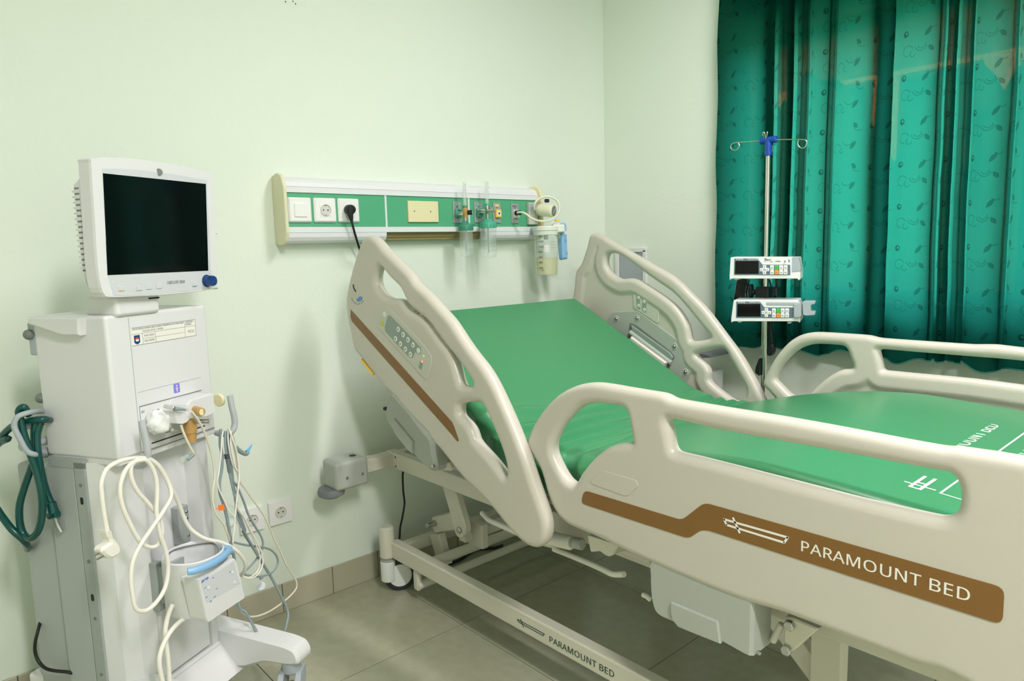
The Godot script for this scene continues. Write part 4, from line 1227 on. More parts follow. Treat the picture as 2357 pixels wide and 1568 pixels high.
	obj("side_cover", bx(0.006, 0.30, 0.10, 0.79, -0.385, -0.25, 0.012, 3), M.machine_side, t)
	var strip := obj("side_strip", bx(-0.006, 0.004, 0.10, 0.812, -0.168, -0.134, 0.0015), M.machine_strip, t)
	obj("top_strip", bx(-0.006, 0.004, 0.795, 0.818, -0.25, -0.134, 0.0015), M.machine_strip, t)
	for y in [0.755, 0.56, 0.41, 0.26]:
		obj("screw", rod(Vector3(-0.0055, y, -0.150), Vector3(-0.0078, y, -0.150), 0.0045, 12, 0.0006), M.print_grey, strip)
	for y in [0.715, 0.465]:
		obj("key_hole", plate(rrect(-0.156, -0.147, y - 0.009, y + 0.009, 0.004), Transform3D(UL, Vector3(-0.006, 0, 0)), 0.0008), M.dark_slot, strip)
	# mounting rail for the heater, left of the recess
	var rb := obj("rail_bracket", bx(0.195, 0.232, 0.525, 0.63, -0.09, -0.060, 0.003), M.machine_strip, t)
	for y in [0.612, 0.595, 0.575, 0.545]:
		obj("screw", rod(Vector3(0.222, y, -0.062), Vector3(0.222, y, -0.057), 0.004, 10, 0.0008), M.steel, rb)
	obj("rail_bracket", bx(0.078, 0.10, 0.40, 0.53, -0.062, -0.03, 0.003), M.machine_strip, col)
	obj("pipe_stub", cord([0.269, 0.515, -0.055, 0.268, 0.5, -0.055], 0.003, 3, 8), M.machine_strip, col)
	# base with two forward legs
	var base := obj("base", plate(p2([0.02, 0.36, 0.02, 0.085, 0.06, 0.045, 0.335, 0.045, 0.335, 0.085, 0.335, 0.36]), Transform3D(YU, Vector3(0, 0.10, 0)), 0.10, 0.006), M.machine, t)
	var sl := MB.new()
	sl.quad(Vector3(0.05, 0.198, -0.052), Vector3(0.05, 0.118, 0.015), Vector3(0.335, 0.118, 0.015), Vector3(0.335, 0.198, -0.052))
	sl.quad(Vector3(0.05, 0.118, 0.015), Vector3(0.05, 0.10, 0.0), Vector3(0.335, 0.10, 0.0), Vector3(0.335, 0.118, 0.015))
	obj("base_apron", sl, M.machine, base)
	for s in [0, 1]:
		var x0 := 0.292 if s == 1 else 0.005
		var lg := MB.new()
		lg.prism(rounded(p2([-0.14, 0.245, 0.17, 0.222, 0.205, 0.214, 0.218, 0.19, 0.214, 0.168, 0.18, 0.160, 0.10, 0.157, 0.03, 0.128, -0.14, 0.11]), 0.012), Transform3D(UL, Vector3(x0 + 0.058, 0, 0)), 0.058, 0.008)
		obj("front_leg", lg, M.machine, t)
		cart_caster(t, Vector3(x0 + 0.029, 0, 0.17))
	for x in [0.04, 0.30]:
		obj("rear_leg", bx(x - 0.03, x + 0.03, 0.13, 0.2, -0.44, -0.30, 0.01, 3), M.machine, t)
		cart_caster(t, Vector3(x, -0.02, -0.40))
	# cable hooks either side of the case
	obj("hook", cord([0.02, 0.92, 0.035, 0.02, 0.903, 0.036, 0.023, 0.883, 0.036, 0.026, 0.858, 0.036, 0.028, 0.837, 0.034, 0.028, 0.818, 0.028, 0.029, 0.807, 0.012, 0.041, 0.801, -0.02, 0.063, 0.796, -0.05], 0.0085, 6, 12), M.hook_grey, t)
	obj("hook", cord([0.316, 0.919, 0.035, 0.319, 0.887, 0.036, 0.325, 0.858, 0.036, 0.327, 0.835, 0.034, 0.322, 0.819, 0.03, 0.316, 0.81, 0.018, 0.324, 0.806, -0.01, 0.349, 0.799, -0.05], 0.0085, 6, 12), M.hook_grey, t)
	# rear gas fittings
	for q in [[0.902, -0.045], [0.852, -0.045], [0.822, -0.02]]:
		obj("gas_fitting", rod(Vector3(q[1], q[0], -0.285), Vector3(0.05, q[0], -0.285), 0.011, 14, 0.002), M.hook_grey, t)

func cart_caster(leg: Node3D, at: Vector3) -> void:
	var c := obj("caster", rod(at + Vector3(0, 0.128, 0), at + Vector3(0, 0.164, 0), 0.026, 20, 0.004), M.pump_grey, leg)
	var f := MB.new()
	var UL := Basis(Vector3(0, 0, 1), Vector3(0, 1, 0), Vector3(-1, 0, 0))
	var turn := Basis(Vector3.UP, deg_to_rad(-68.0))
	var xf := Transform3D(turn * UL, at)
	for s in [-0.033, 0.015]:
		f.prism(rounded(p2([-0.026, 0.135, 0.026, 0.135, 0.055, 0.105, 0.10, 0.055, 0.088, 0.030, 0.062, 0.055, 0.046, 0.046, 0.034, 0.034, 0.0, 0.052, -0.026, 0.10]), 0.006), xf.translated_local(Vector3(0, 0, s)), 0.018, 0.003)
	obj("fork", f, M.pump_grey, c)
	var hub := xf * Vector3(0.035, 0.056, 0)
	var ax: Vector3 = (xf.basis * Vector3(0, 0, 1)).normalized()
	var w := MB.new()
	w.lathe(p2([0.008, -0.013, 0.046, -0.013, 0.054, -0.008, 0.056, 0, 0.054, 0.008, 0.046, 0.013, 0.008, 0.013]), MB.along(hub, hub + ax), 28)
	obj("wheel", w, M.grey_rubber, c)
	var pd := MB.new()
	pd.prism(rounded(p2([0.062, 0.085, 0.092, 0.072, 0.118, 0.030, 0.108, 0.020, 0.092, 0.028, 0.07, 0.062]), 0.004), xf.translated_local(Vector3(0, 0, -0.028)), 0.056, 0.003)
	obj("brake_pedal", pd, M.pump_grey, c)

func breathing_block(t: Node3D) -> void:
	var WB := Transform3D(Basis(), Vector3(0, 0, -0.032))
	var blk := obj("valve_block", plate(smooth2(p2([0.168, 0.917, 0.175, 0.928, 0.186, 0.934, 0.223, 0.935, 0.257, 0.936, 0.263, 0.93, 0.262, 0.908, 0.262, 0.886, 0.252, 0.882, 0.232, 0.879, 0.2, 0.883, 0.171, 0.886]), 2), WB, 0.062, 0.008), M.machine, t)
	obj("port_ring", rod(Vector3(0.194, 0.906, 0.024), Vector3(0.179, 0.905, 0.062), 0.0115, 20, 0.0015), M.amber, blk)
	obj("port_bore", rod(Vector3(0.179, 0.905, 0.062), Vector3(0.179, 0.905, 0.064), 0.0085, 20, 0.0005), M.cream, blk)
	var cup := MB.new()
	cup.lathe(p2([0, -0.034, 0.0125, -0.034, 0.0135, -0.02, 0.0138, -0.012, 0.016, -0.01, 0.016, 0.012, 0.010, 0.03, 0, 0.03]), Transform3D(Basis(), Vector3(0.181, 0.859, 0.02)), 20)
	obj("water_cup", cup, M.amber, blk)
	obj("steel_spout", rod(Vector3(0.194, 0.876, 0.03), Vector3(0.21, 0.874, 0.055), 0.0065, 16, 0.001), M.steel, blk)
	obj("side_box", plate(rounded(p2([0.112, 0.923, 0.158, 0.911, 0.158, 0.893, 0.146, 0.885, 0.132, 0.884, 0.114, 0.89]), 0.003), Transform3D(Basis(), Vector3(0, 0, -0.03)), 0.075, 0.004), M.machine, blk)
	var fb := MB.new()
	var c := Vector3(0.108, 0.893, -0.004)
	var nz := FastNoiseLite.new()
	nz.seed = 3
	nz.frequency = 28.0
	var p := PackedVector3Array()
	for j in 17:
		for i in 28:
			var a := TAU * i / 28
			var b := PI * j / 16 - PI / 2
			var d := Vector3(cos(b) * sin(a), sin(b), cos(b) * cos(a))
			p.append(c + d * (0.031 + 0.009 * nz.get_noise_3dv(d * 0.05)) * Vector3(1.0, 0.98, 1.0))
	fb.grid(p, 28, 17, true)
	obj("filter_bag", fb, M.filter_white, t, "crumpled white plastic bag over a filter")
	var wl := words("INSP", 0.007, M.print_grey, Transform3D(Basis(), Vector3(0.08, 0.919, -0.03)), t)
	fit(wl, 0.010)
	obj("metal_nozzle", rod(Vector3(0.124, 0.866, 0), Vector3(0.113, 0.874, 0.03), 0.0055, 12, 0.001), M.steel, t)
	obj("metal_nozzle", rod(Vector3(0.126, 0.869, 0.012), Vector3(0.136, 0.865, 0.02), 0.002, 10, 0.0005), M.steel, t)
	obj("cable_plug", rod(Vector3(0.105, 0.935, 0.02), Vector3(0.105, 0.93, 0.05), 0.0055, 16, 0.001), M.chrome, t)
	var bt := MB.new()
	bt.tube(curve(p3([0.105, 0.93, 0.05, 0.117, 0.927, 0.053, 0.134, 0.921, 0.056]), 4), 0.0062, 12, false, 0.0025)
	obj("plug_boot", bt, M.cable_grey, t)
	obj("yellow_latch", rod(Vector3(0.308, 0.905, 0.0), Vector3(0.318, 0.905, 0.0), 0.018, 20, 0.002), M.cream, t)

func monitor(t: Node3D) -> void:
	var WB := func(w: float) -> Transform3D: return Transform3D(Basis(), Vector3(0, 0, w))
	var UR := Basis(Vector3(0, 0, 1), Vector3(0, 1, 0), Vector3(-1, 0, 0))
	var mo := obj("monitor", plate(smooth2(p2([-0.016, 1.522, 0.033, 1.53, 0.092, 1.534, 0.153, 1.535, 0.23, 1.533, 0.301, 1.529, 0.347, 1.527, 0.359, 1.52, 0.359, 1.492, 0.355, 1.393, 0.342, 1.225, 0.339, 1.212, 0.246, 1.206, 0.141, 1.206, 0.048, 1.209, -0.007, 1.212, -0.017, 1.218, -0.025, 1.236, -0.028, 1.29, -0.024, 1.383, -0.02, 1.476, -0.018, 1.512]), 2), WB.call(-0.035), 0.036, 0.006), M.machine, t, "ventilator screen housing")
	obj("rear_housing", plate(p2([-0.03, 1.517, -0.042, 1.480, -0.062, 1.467, -0.062, 1.270, -0.070, 1.262, -0.052, 1.238, -0.042, 1.214, -0.03, 1.213]), Transform3D(UR, Vector3(0.345, 0, 0)), 0.362, 0.004), M.machine, mo)
	for k in 16:
		var y := 1.4585 - k * 0.01225
		obj("vent_slot", box(Vector3(-0.0168, y, -0.050), Vector3(0.0016, 0.004, 0.013), 0.0003, 1), M.print_grey, mo)
		obj("vent_fin", box(Vector3(-0.004, y - 0.006, -0.064), Vector3(0.022, 0.0045, 0.008), 0.001, 1), M.machine, mo)
	obj("inner_bezel", plate(p2([0.01, 1.501, 0.052, 1.505, 0.112, 1.508, 0.162, 1.507, 0.209, 1.507, 0.272, 1.504, 0.333, 1.502, 0.331, 1.47, 0.32, 1.25, 0.317, 1.215, 0.227, 1.211, 0.141, 1.211, 0.077, 1.211, 0.006, 1.216, -0.003, 1.263, 0.004, 1.408]), WB.call(0.0005), 0.0012), M.bezel_grey, mo)
	obj("screen", plate(p2([0.01, 1.491, 0.327, 1.491, 0.31, 1.261, -0.004, 1.263]), WB.call(0.0012), 0.0012), M.screen, mo, "black screen switched off")
	obj("logo_disc", rod(Vector3(0.172, 1.508, 0.001), Vector3(0.169, 1.508, 0.004), 0.0085, 20, 0.001), M.print_grey, mo)
	var kb := MB.new()
	kb.lathe(p2([0, 0, 0.0165, 0, 0.0165, 0.003, 0.014, 0.004, 0.0145, 0.020, 0.013, 0.025, 0.008, 0.0265, 0, 0.026]), MB.along(Vector3(0.301, 1.234, 0.001), Vector3(0.301, 1.234, 0.001) + Vector3(0, 0, 1)), 24)
	obj("control_knob", kb, M.knob_blue, mo, "dark blue control knob")
	for q in [[0.029, 1.23], [0.079, 1.228], [0.108, 1.229], [0.139, 1.229], [0.257, 1.228]]:
		obj("key", box(Vector3(q[0], q[1], 0.0022), Vector3(0.017, 0.011, 0.003), 0.0012, 2), M.bezel_grey, mo)
	obj("key_mark", bx(0.021, 0.034, 1.2262, 1.2275, 0.0036, 0.0041, 0.0002, 1), M.outlet_yellow, mo)
	obj("key_mark", bx(0.249, 0.263, 1.2222, 1.2235, 0.0036, 0.0041, 0.0002, 1), M.print_blue, mo)
	obj("power_light", rod(Vector3(0.01, 1.247, 0.001), Vector3(0.009, 1.247, 0.003), 0.0015, 10), M.print_white, mo)
	var w := words("CARESCAPE R860", 0.008, M.print_grey, Transform3D(Basis(), Vector3(0.165, 1.232, 0.002)), mo)
	fit(w, 0.058)
	# the swivel foot
	var ft := MB.new()
	ft.rbox(Vector3(0.095, 1.188, -0.07), Vector3(0.13, 0.05, 0.10), 0.01, 3)
	obj("swivel_foot", ft, M.machine, t)
	obj("foot_slot", bx(0.125, 0.158, 1.198, 1.202, -0.021, -0.0188, 0.0003, 1), M.dark_slot, t)

# ------------------------------------------------------------------ the bed-head unit on the wall
func headwall() -> void:
	var t := thing("bed_head_unit", "long white and green bed head unit with sockets and gas outlets on the wall", "wall unit", Vector3(-1.14, 1.335, 0))
	var XE := Basis(Vector3(0, 0, 1), Vector3(0, 1, 0), Vector3(-1, 0, 0))
	var prof := smooth2(p2([0.0, 1.566, 0.035, 1.562, 0.058, 1.550, 0.068, 1.532, 0.069, 1.509]), 1)
	var xl := -1.736
	var xr := -0.540
	var top := p2([0.0005, 1.509, 0.0005, 1.567, 0.030, 1.564, 0.050, 1.556, 0.062, 1.544, 0.068, 1.530, 0.069, 1.509])
	obj("top_rail", plate(top, Transform3D(XE, Vector3(xr, 0, 0)), xr - xl), M.aluminium, t)
	obj("groove", bx(xl + 0.01, xr - 0.005, 1.5285, 1.5292, 0.0672, 0.0684, 0.0002, 1), M.print_grey, t)
	obj("back_channel", bx(xl, xr, 1.352, 1.509, 0.0005, 0.045, 0.001, 1), M.duct_brown, t)
	obj("bottom_rail", bx(xl, xr, 1.3715, 1.3915, 0.045, 0.069, 0.0012), M.aluminium, t)
	var low := p2([0.0005, 1.371, 0.069, 1.371, 0.0675, 1.356, 0.060, 1.344, 0.048, 1.337, 0.030, 1.335, 0.0005, 1.336])
	obj("bottom_cover", plate(low, Transform3D(XE, Vector3(-1.338, 0, 0)), -1.338 - xl, 0.003), M.aluminium, t)
	obj("bottom_cover", plate(low, Transform3D(XE, Vector3(xr, 0, 0)), xr + 0.86, 0.003), M.aluminium, t)
	obj("open_duct", bx(-1.336, -0.862, 1.340, 1.371, 0.0005, 0.040, 0.004), M.duct_brown, t, "open brown duct below the unit")
	var cap := rounded(p2([0.0005, 1.331, 0.0005, 1.566, 0.045, 1.575, 0.075, 1.562, 0.092, 1.525, 0.092, 1.372, 0.078, 1.338, 0.05, 1.329]), 0.01)
	obj("end_cap", plate(cap, Transform3D(XE, Vector3(xl, 0, 0)), 0.011, 0.002), M.cap_cream, t, "cream end cap")
	obj("end_cap", plate(cap, Transform3D(XE, Vector3(xr + 0.011, 0, 0)), 0.011, 0.002), M.cream, t, "cream end cap")
	var xs := [xl, -1.3345, -0.9345, xr]
	for k in 3:
		obj("green_panel", bx(xs[k] + 0.003, xs[k + 1] - 0.003, 1.392, 1.5085, 0.045, 0.0645, 0.0008, 1), M.board_green, t)
	for k in [1, 2]:
		obj("divider", bx(xs[k] - 0.004, xs[k] + 0.004, 1.3905, 1.5095, 0.060, 0.0672, 0.001), M.aluminium, t)
	# switch and two sockets
	var px := p2([-1.7234, 1.4897, -1.6411, 1.4909, -1.6429, 1.4091, -1.7246, 1.4092])
	var qs := [[-1.723, 1.4893, -1.6434, 1.4096], [-1.6287, 1.4903, -1.5483, 1.4095], [-1.5352, 1.4904, -1.4549, 1.4099]]
	for k in 3:
		var q: Array = qs[k]
		var cx: float = (q[0] + q[2]) / 2 + 0.001
		var cy: float = (q[1] + q[3]) / 2
		var h := 0.0425
		var fr := obj("switch" if k == 0 else "socket", plate(rrect(cx - h, cx + h, cy - h, cy + h, 0.006), Transform3D(Basis(), Vector3(0, 0, 0.0645)), 0.010, 0.005), M.socket_white, t)
		if k == 0:
			obj("rocker", box(Vector3(cx, cy - 0.001, 0.0755), Vector3(0.046, 0.046, 0.006), 0.002, 2, Transform3D(Basis(Vector3.RIGHT, 0.0), Vector3())), M.socket_white, fr)
		else:
			socket_face(fr, Vector3(cx, cy, 0.0745))
	obj("blank_plate", plate(rrect(-1.2384, -1.0947, 1.4094, 1.4911, 0.002), Transform3D(Basis(), Vector3(0, 0, 0.0645)), 0.008, 0.0015), M.cream, t, "cream blanking plate")
	for q in [[-1.2102, 1.4517], [-1.1332, 1.4506]]:
		obj("screw", rod(Vector3(q[0], q[1], 0.0722), Vector3(q[0], q[1], 0.0732), 0.003, 10), M.print_grey, t)
	obj("blank_plate_edge", bx(-1.1058, -1.1044, 1.418, 1.488, 0.0718, 0.0729, 0.0002, 1), M.cap_cream, t)
	# gas outlets
	var pl := [[-1.0242, 1.4976, -0.9712, 1.4023], [-0.9148, 1.4984, -0.8568, 1.4055], [-0.8132, 1.4978, -0.7541, 1.4027], [-0.711, 1.497, -0.6475, 1.4023]]
	var nm := ["OXYGEN", "OXYGEN", "AIR", "VACUUM"]
	for k in 4:
		var q: Array = pl[k]
		var cx: float = (q[0] + q[2]) / 2
		var cy: float = (q[1] + q[3]) / 2
		var g := obj("gas_outlet", bx(cx - 0.021, cx + 0.021, cy - 0.043, cy + 0.043, 0.0645, 0.0695, 0.0012), M.outlet_metal, t)
		obj("name_tag", plate(rrect(cx - 0.0125, cx + 0.0125, cy + 0.027, cy + 0.036, 0.002), Transform3D(Basis(), Vector3(0, 0, 0.0695)), 0.001), [M.flow_green, M.flow_green, M.outlet_yellow, M.print_black][k], g)
		var w := words(nm[k], 0.0065, M.print_white, Transform3D(Basis(), Vector3(cx - 0.0105, cy + 0.0285, 0.0706)), g)
		fit(w, 0.021)
		for s in [-1.0, 1.0]:
			obj("screw", rod(Vector3(cx, cy + s * 0.023 - 0.001, 0.0695), Vector3(cx, cy + s * 0.023 - 0.001, 0.071), 0.0025, 10), M.steel, g)
			obj("screw_slot", box(Vector3(cx, cy + s * 0.023 - 0.001, 0.0711), Vector3(0.0012, 0.0045, 0.0004), 0.0001, 1), M.dark_slot, g)
		obj("outlet_face", box(Vector3(cx + 0.001, cy - 0.003, 0.075), Vector3(0.031, 0.034, 0.012), 0.003, 2), [M.flow_green, M.flow_green, M.outlet_yellow, M.outlet_white][k], g)
		obj("outlet_ring", rod(Vector3(cx + 0.001, cy - 0.003, 0.081), Vector3(cx + 0.001, cy - 0.003, 0.0825), 0.0125, 20, 0.0005), M.outlet_white if k > 1 else M.steel, g)
		obj("outlet_hole", rod(Vector3(cx + 0.001, cy - 0.003, 0.0825), Vector3(cx + 0.001, cy - 0.003, 0.083), 0.0045, 14), M.dark_slot, g)
		if k == 2:
			for a in [0.8, 2.4, 4.7]:
				obj("outlet_hole", rod(Vector3(cx + 0.001 + 0.008 * cos(a), cy - 0.003 + 0.008 * sin(a), 0.0825), Vector3(cx + 0.001 + 0.008 * cos(a), cy - 0.003 + 0.008 * sin(a), 0.083), 0.0013, 8), M.dark_slot, g)

func socket_face(fr: Node3D, c: Vector3) -> void:
	obj("insert", plate(rrect(c.x - 0.0225, c.x + 0.0225, c.y - 0.0225, c.y + 0.0225, 0.001), Transform3D(Basis(), Vector3(0, 0, c.z - 0.001)), 0.0018, 0.0005), M.socket_white, fr)
	var r := MB.new()
	r.lathe(p2([0.0, -0.0085, 0.0178, -0.0085, 0.0185, 0.0006, 0.0196, 0.0012, 0.0204, 0.0008]), Transform3D(Basis(Vector3(1, 0, 0), Vector3(0, 0, 1), Vector3(0, -1, 0)), c + Vector3(0, 0, 0.0094)), 28)
	# a shallow cup: floor, wall and rim
	var cup := MB.new()
	cup.lathe(p2([0.0, 0.0009, 0.0175, 0.0009, 0.0185, 0.0042, 0.0197, 0.0046, 0.0208, 0.0009]), Transform3D(Basis(Vector3(1, 0, 0), Vector3(0, 0, 1), Vector3(0, -1, 0)), c), 28)
	obj("socket_cup", cup, M.socket_inside, fr)
	for s in [-1.0, 1.0]:
		obj("pin_hole", rod(c + Vector3(s * 0.0085, 0, 0.0009), c + Vector3(s * 0.0085, 0, 0.0014), 0.0026, 12), M.dark_slot, fr)
		obj("earth_clip", box(c + Vector3(0.0, s * 0.0165, 0.0025), Vector3(0.006, 0.0022, 0.003), 0.0005, 1), M.steel, fr)

func wall_sockets() -> void:
	for k in 2:
		var c := Vector3(-1.8025, 0.378, 0.011) if k == 0 else Vector3(-1.906, 0.378, 0.011)
		var t := thing("wall_socket", ["white square wall socket near the skirting, nearer to the bed", "white wall socket behind the hanging cables, nearer to the ventilator"][k], "socket", Vector3(c.x, c.y, 0), 0.0, "low wall sockets")
		obj("plate", plate(rrect(c.x - 0.0425, c.x + 0.0425, c.y - 0.0435, c.y + 0.0435, 0.003), Transform3D(Basis(), Vector3(0, 0, 0.0005)), 0.0112, 0.004), M.socket_white, t)
		socket_face(t, c)

# ------------------------------------------------------------------ plug, flowmeters and suction
func humidifier(label: String, x: float, z: float, top: float, cap_y: float, low: float, rb: float, cm: Material, knob: Material, knob_face: Material, body: Material, ox: float) -> void:
	var t := thing("oxygen_flowmeter", label, "flowmeter", Vector3(x, low, z), 0.0, "oxygen flowmeters on the bed head unit")
	var at := func(y: float) -> Transform3D: return Transform3D(Basis(), Vector3(x, y, z))
	var tube := MB.new()
	tube.lathe(p2([0.0, 0.0, 0.0078, 0.0, 0.0075, top - cap_y - 0.085, 0.0082, top - cap_y - 0.08, 0.0082, top - cap_y - 0.072, 0.0, top - cap_y - 0.072]), at.call(cap_y + 0.072), 20)
	obj("flow_tube", tube, M.clear, t)
	var tin := MB.new()
	tin.cyl(Vector3(x, cap_y + 0.08, z), Vector3(x, top - 0.008, z), 0.0042, 12)
	obj("inner_tube", tin, M.clear, t)
	for k in 7:
		obj("scale_mark", box(Vector3(x, cap_y + 0.09 + k * 0.011, z + 0.0079), Vector3(0.006 if k % 2 else 0.009, 0.0009, 0.0006), 0.0001, 1), M.print_grey, t)
	var bd := MB.new()
	bd.lathe(p2([0.0, 0.0, 0.0095, 0.0, 0.0095, 0.010, 0.0112, 0.012, 0.0112, 0.036, 0.0102, 0.040, 0.0102, 0.048, 0.0, 0.048]), at.call(cap_y + 0.026), 20)
	obj("valve_body", bd, body, t)
	obj("collar", rod(Vector3(x, cap_y + 0.064, z), Vector3(x, cap_y + 0.073, z), 0.0108, 20, 0.001), cm, t)
	obj("wall_adapter", rod(Vector3(x - ox, cap_y + 0.044, 0.083), Vector3(x - ox * 0.15, cap_y + 0.044, z), 0.0085, 16, 0.001), M.chrome, t)
	var kx := x + 0.019
	var kn := obj("control_knob", rod(Vector3(x + 0.006, cap_y + 0.046, z + 0.004), Vector3(kx, cap_y + 0.046, z + 0.02), 0.0098, 20, 0.0015), knob, t)
	var dir := Vector3(kx - x - 0.006, 0, 0.016).normalized()
	var e := Vector3(kx, cap_y + 0.046, z + 0.02)
	obj("knob_face", rod(e, e + dir * 0.0008, 0.0072, 18), knob_face, kn)
	obj("pointer", box(Vector3.ZERO, Vector3(0.002, 0.011, 0.0008), 0.0002, 1, Transform3D(Basis(Vector3.UP, atan2(dir.x, dir.z)) * Basis(Vector3.BACK, -0.7), e + dir * 0.0012)), M.print_white, kn)
	obj("neck", rod(Vector3(x, cap_y, z), Vector3(x, cap_y + 0.028, z), 0.0072, 16, 0.001), M.steel, t)
	var cp := MB.new()
	cp.lathe(p2([0.0, -0.026, rb + 0.003, -0.026, rb + 0.004, -0.010, rb + 0.003, -0.006, rb * 0.7, -0.002, rb * 0.45, 0.008, 0.009, 0.012, 0.0, 0.012]), at.call(cap_y), 28)
	var cap := obj("bottle_cap", cp, cm, t)
	for k in 16:
		var a := TAU * k / 16
		obj("grip_rib", box(Vector3(x + cos(a) * (rb + 0.0038), cap_y - 0.018, z + sin(a) * (rb + 0.0038)), Vector3(0.0016, 0.014, 0.0016), 0.0004, 1), cm, cap)
	obj("outlet_nozzle", rod(Vector3(x + rb * 0.5, cap_y - 0.001, z + 0.006), Vector3(x + rb + 0.014, cap_y - 0.004, z + 0.012), 0.0035, 12, 0.001), cm, cap)
	var bo := MB.new()
	bo.lathe(p2([0.0, low, rb - 0.003, low, rb - 0.0005, low + 0.003, rb, low + 0.01, rb + 0.001, cap_y - 0.024]), at.call(0.0), 28)
	obj("bottle", bo, M.clear_jar, t)
	obj("dip_tube", rod(Vector3(x, low + 0.022, z), Vector3(x, cap_y - 0.02, z), 0.0028, 12), M.hose_clear if rb < 0.018 else M.cable_grey, t)
	var df := MB.new()
	df.lathe(p2([0, low + 0.008, 0.006, low + 0.008, 0.006, low + 0.022, 0, low + 0.024]), at.call(0.0), 14)
	obj("diffuser", df, M.clear, t)
	for k in 3:
		obj("level_line", box(Vector3(x, low + 0.03 + 0.016 * k, z + rb), Vector3(rb, 0.0008, 0.0008), 0.0001, 1), M.flow_green, t)

func flow_and_suction() -> void:
	# black plug in the right socket
	var pc := Vector3(-1.5001, 1.4519, 0.078)
	var t := thing("power_plug", "black angled power plug in the right socket of the bed head unit with hanging cord", "plug", pc)
	var pb := MB.new()
	pb.lathe(p2([0, 0, 0.0175, 0, 0.0185, 0.004, 0.0175, 0.022, 0.014, 0.030, 0, 0.031]), MB.along(pc, pc + Vector3(0, 0, 1)), 24)
	obj("plug_body", pb, M.cable_black, t)
	var pk := MB.new()
	pk.tube(curve(p3([-1.5071, 1.453, 0.098, -1.5043, 1.4343, 0.098, -1.5014, 1.4214, 0.097, -1.499, 1.4085, 0.096]), 4), 0.0135, 12, false, 0.005)
	obj("plug_neck", pk, M.cable_black, t)
	obj("cord", cord([-1.4993, 1.412, 0.096, -1.4946, 1.392, 0.095, -1.4853, 1.3659, 0.09, -1.4719, 1.3373, 0.08, -1.4606, 1.318, 0.07, -1.4398, 1.2885, 0.05, -1.4248, 1.256, 0.04, -1.4126, 1.2205, 0.03, -1.42, 1.12, 0.03, -1.41, 0.9, 0.03], 0.0042, 5, 10), M.cable_black, t)
	humidifier("left oxygen flowmeter with black knob and dark green cap on a narrow bottle", -1.0003, 0.125, 1.5681, 1.3998, 1.2696, 0.0265, M.flow_dark_green, M.black_plastic, M.black_plastic, M.amber, 0.012)
	humidifier("right oxygen flowmeter with chrome knob and teal cap on a wider bottle", -0.8838, 0.125, 1.5738, 1.4103, 1.2619, 0.033, M.flow_green, M.chrome, M.flow_green, M.steel, 0.014)
	# vacuum regulator
	var v := thing("vacuum_regulator", "ivory vacuum regulator with round black gauge at the right end of the unit", "regulator", Vector3(-0.60, 1.44, 0.07))
	var ga := Vector3(-0.5454, 1.4564, 0.175)
	var gb := Vector3(-0.572, 1.465, 0.1)
	var ax := (ga - gb).normalized()
	var L := ga.distance_to(gb)
	var rb := MB.new()
	rb.lathe(p2([0, 0, 0.018, 0.0, 0.024, 0.006, 0.027, 0.02, 0.0285, L - 0.012, 0.0285, L - 0.004, 0.026, L, 0.024, L + 0.001, 0, L + 0.001]), MB.along(gb, ga), 32)
	var body := obj("regulator_body", rb, M.gauge_ivory, v)
	obj("gauge_face", rod(ga + ax * 0.001, ga + ax * 0.0018, 0.0225, 28), M.gauge_black, v, "round black vacuum gauge")
	var gx := ax.cross(Vector3.UP).normalized() * -1.0
	var gy := gx.cross(ax) * -1.0
	if gy.y < 0:
		gy = -gy
	for k in 9:
		var a := deg_to_rad(-40.0 + k * 32.5)
		var d := gx * cos(a) + gy * sin(a)
		obj("gauge_mark", rod(ga + ax * 0.002 + d * 0.017, ga + ax * 0.002 + d * 0.0205, 0.0009, 6), M.print_white, v)
	obj("gauge_needle", rod(ga + ax * 0.0028 - gx * 0.012 - gy * 0.012, ga + ax * 0.0028 + gx * 0.010 + gy * 0.012, 0.0009, 6), M.print_white, v)
	var lens := MB.new()
	lens.lathe(p2([0, 0.0045, 0.022, 0.0042, 0.0245, 0.0015]), MB.along(ga, ga + ax), 28)
	obj("lens", lens, M.lens, v)
	obj("top_knob", rod(Vector3(-0.5422, 1.4953, 0.13), Vector3(-0.5417, 1.5104, 0.13), 0.011, 14, 0.002), M.black_plastic, v)
	obj("connector", rod(Vector3(-0.6891, 1.4503, 0.083), Vector3(-0.6891 + 0.006, 1.4503, 0.112), 0.0105, 18, 0.002), M.black_plastic, v, "black hose connector")
	obj("hose", cord([-0.703, 1.4502, 0.11, -0.7002, 1.4507, 0.13, -0.6894, 1.4421, 0.15, -0.6743, 1.4247, 0.165, -0.6456, 1.4137, 0.175, -0.6047, 1.4104, 0.182, -0.5662, 1.4197, 0.188, -0.5319, 1.4418, 0.188, -0.5176, 1.4735, 0.185, -0.5239, 1.5006, 0.175, -0.5444, 1.5167, 0.16, -0.5652, 1.5194, 0.145, -0.5862, 1.5115, 0.13, -0.6035, 1.4946, 0.12, -0.6039, 1.4764, 0.112, -0.5945, 1.4644, 0.105], 0.0048, 6, 12), M.hose_clear, v, "clear suction hose looped round the gauge")
	obj("instruction_plate", bx(-0.6081, -0.5535, 1.4008, 1.4975, 0.066, 0.082, 0.002), M.panel_grey, v)
	for k in 5:
		obj("printed_line", bx(-0.6102, -0.5794, 1.487 - k * 0.006, 1.4885 - k * 0.006, 0.082, 0.0824, 0.0001, 1), M.print_blue, v)
	var ce := words("CE", 0.006, M.print_grey, Transform3D(Basis(), Vector3(-0.5932, 1.4515, 0.0823)), v)
	# suction jar, turned so that its scale looks into the room
	var jx := -0.5718
	var jz := 0.15
	var y1 := 1.3523
	var y0 := 1.1739
	var yf := 1.2526
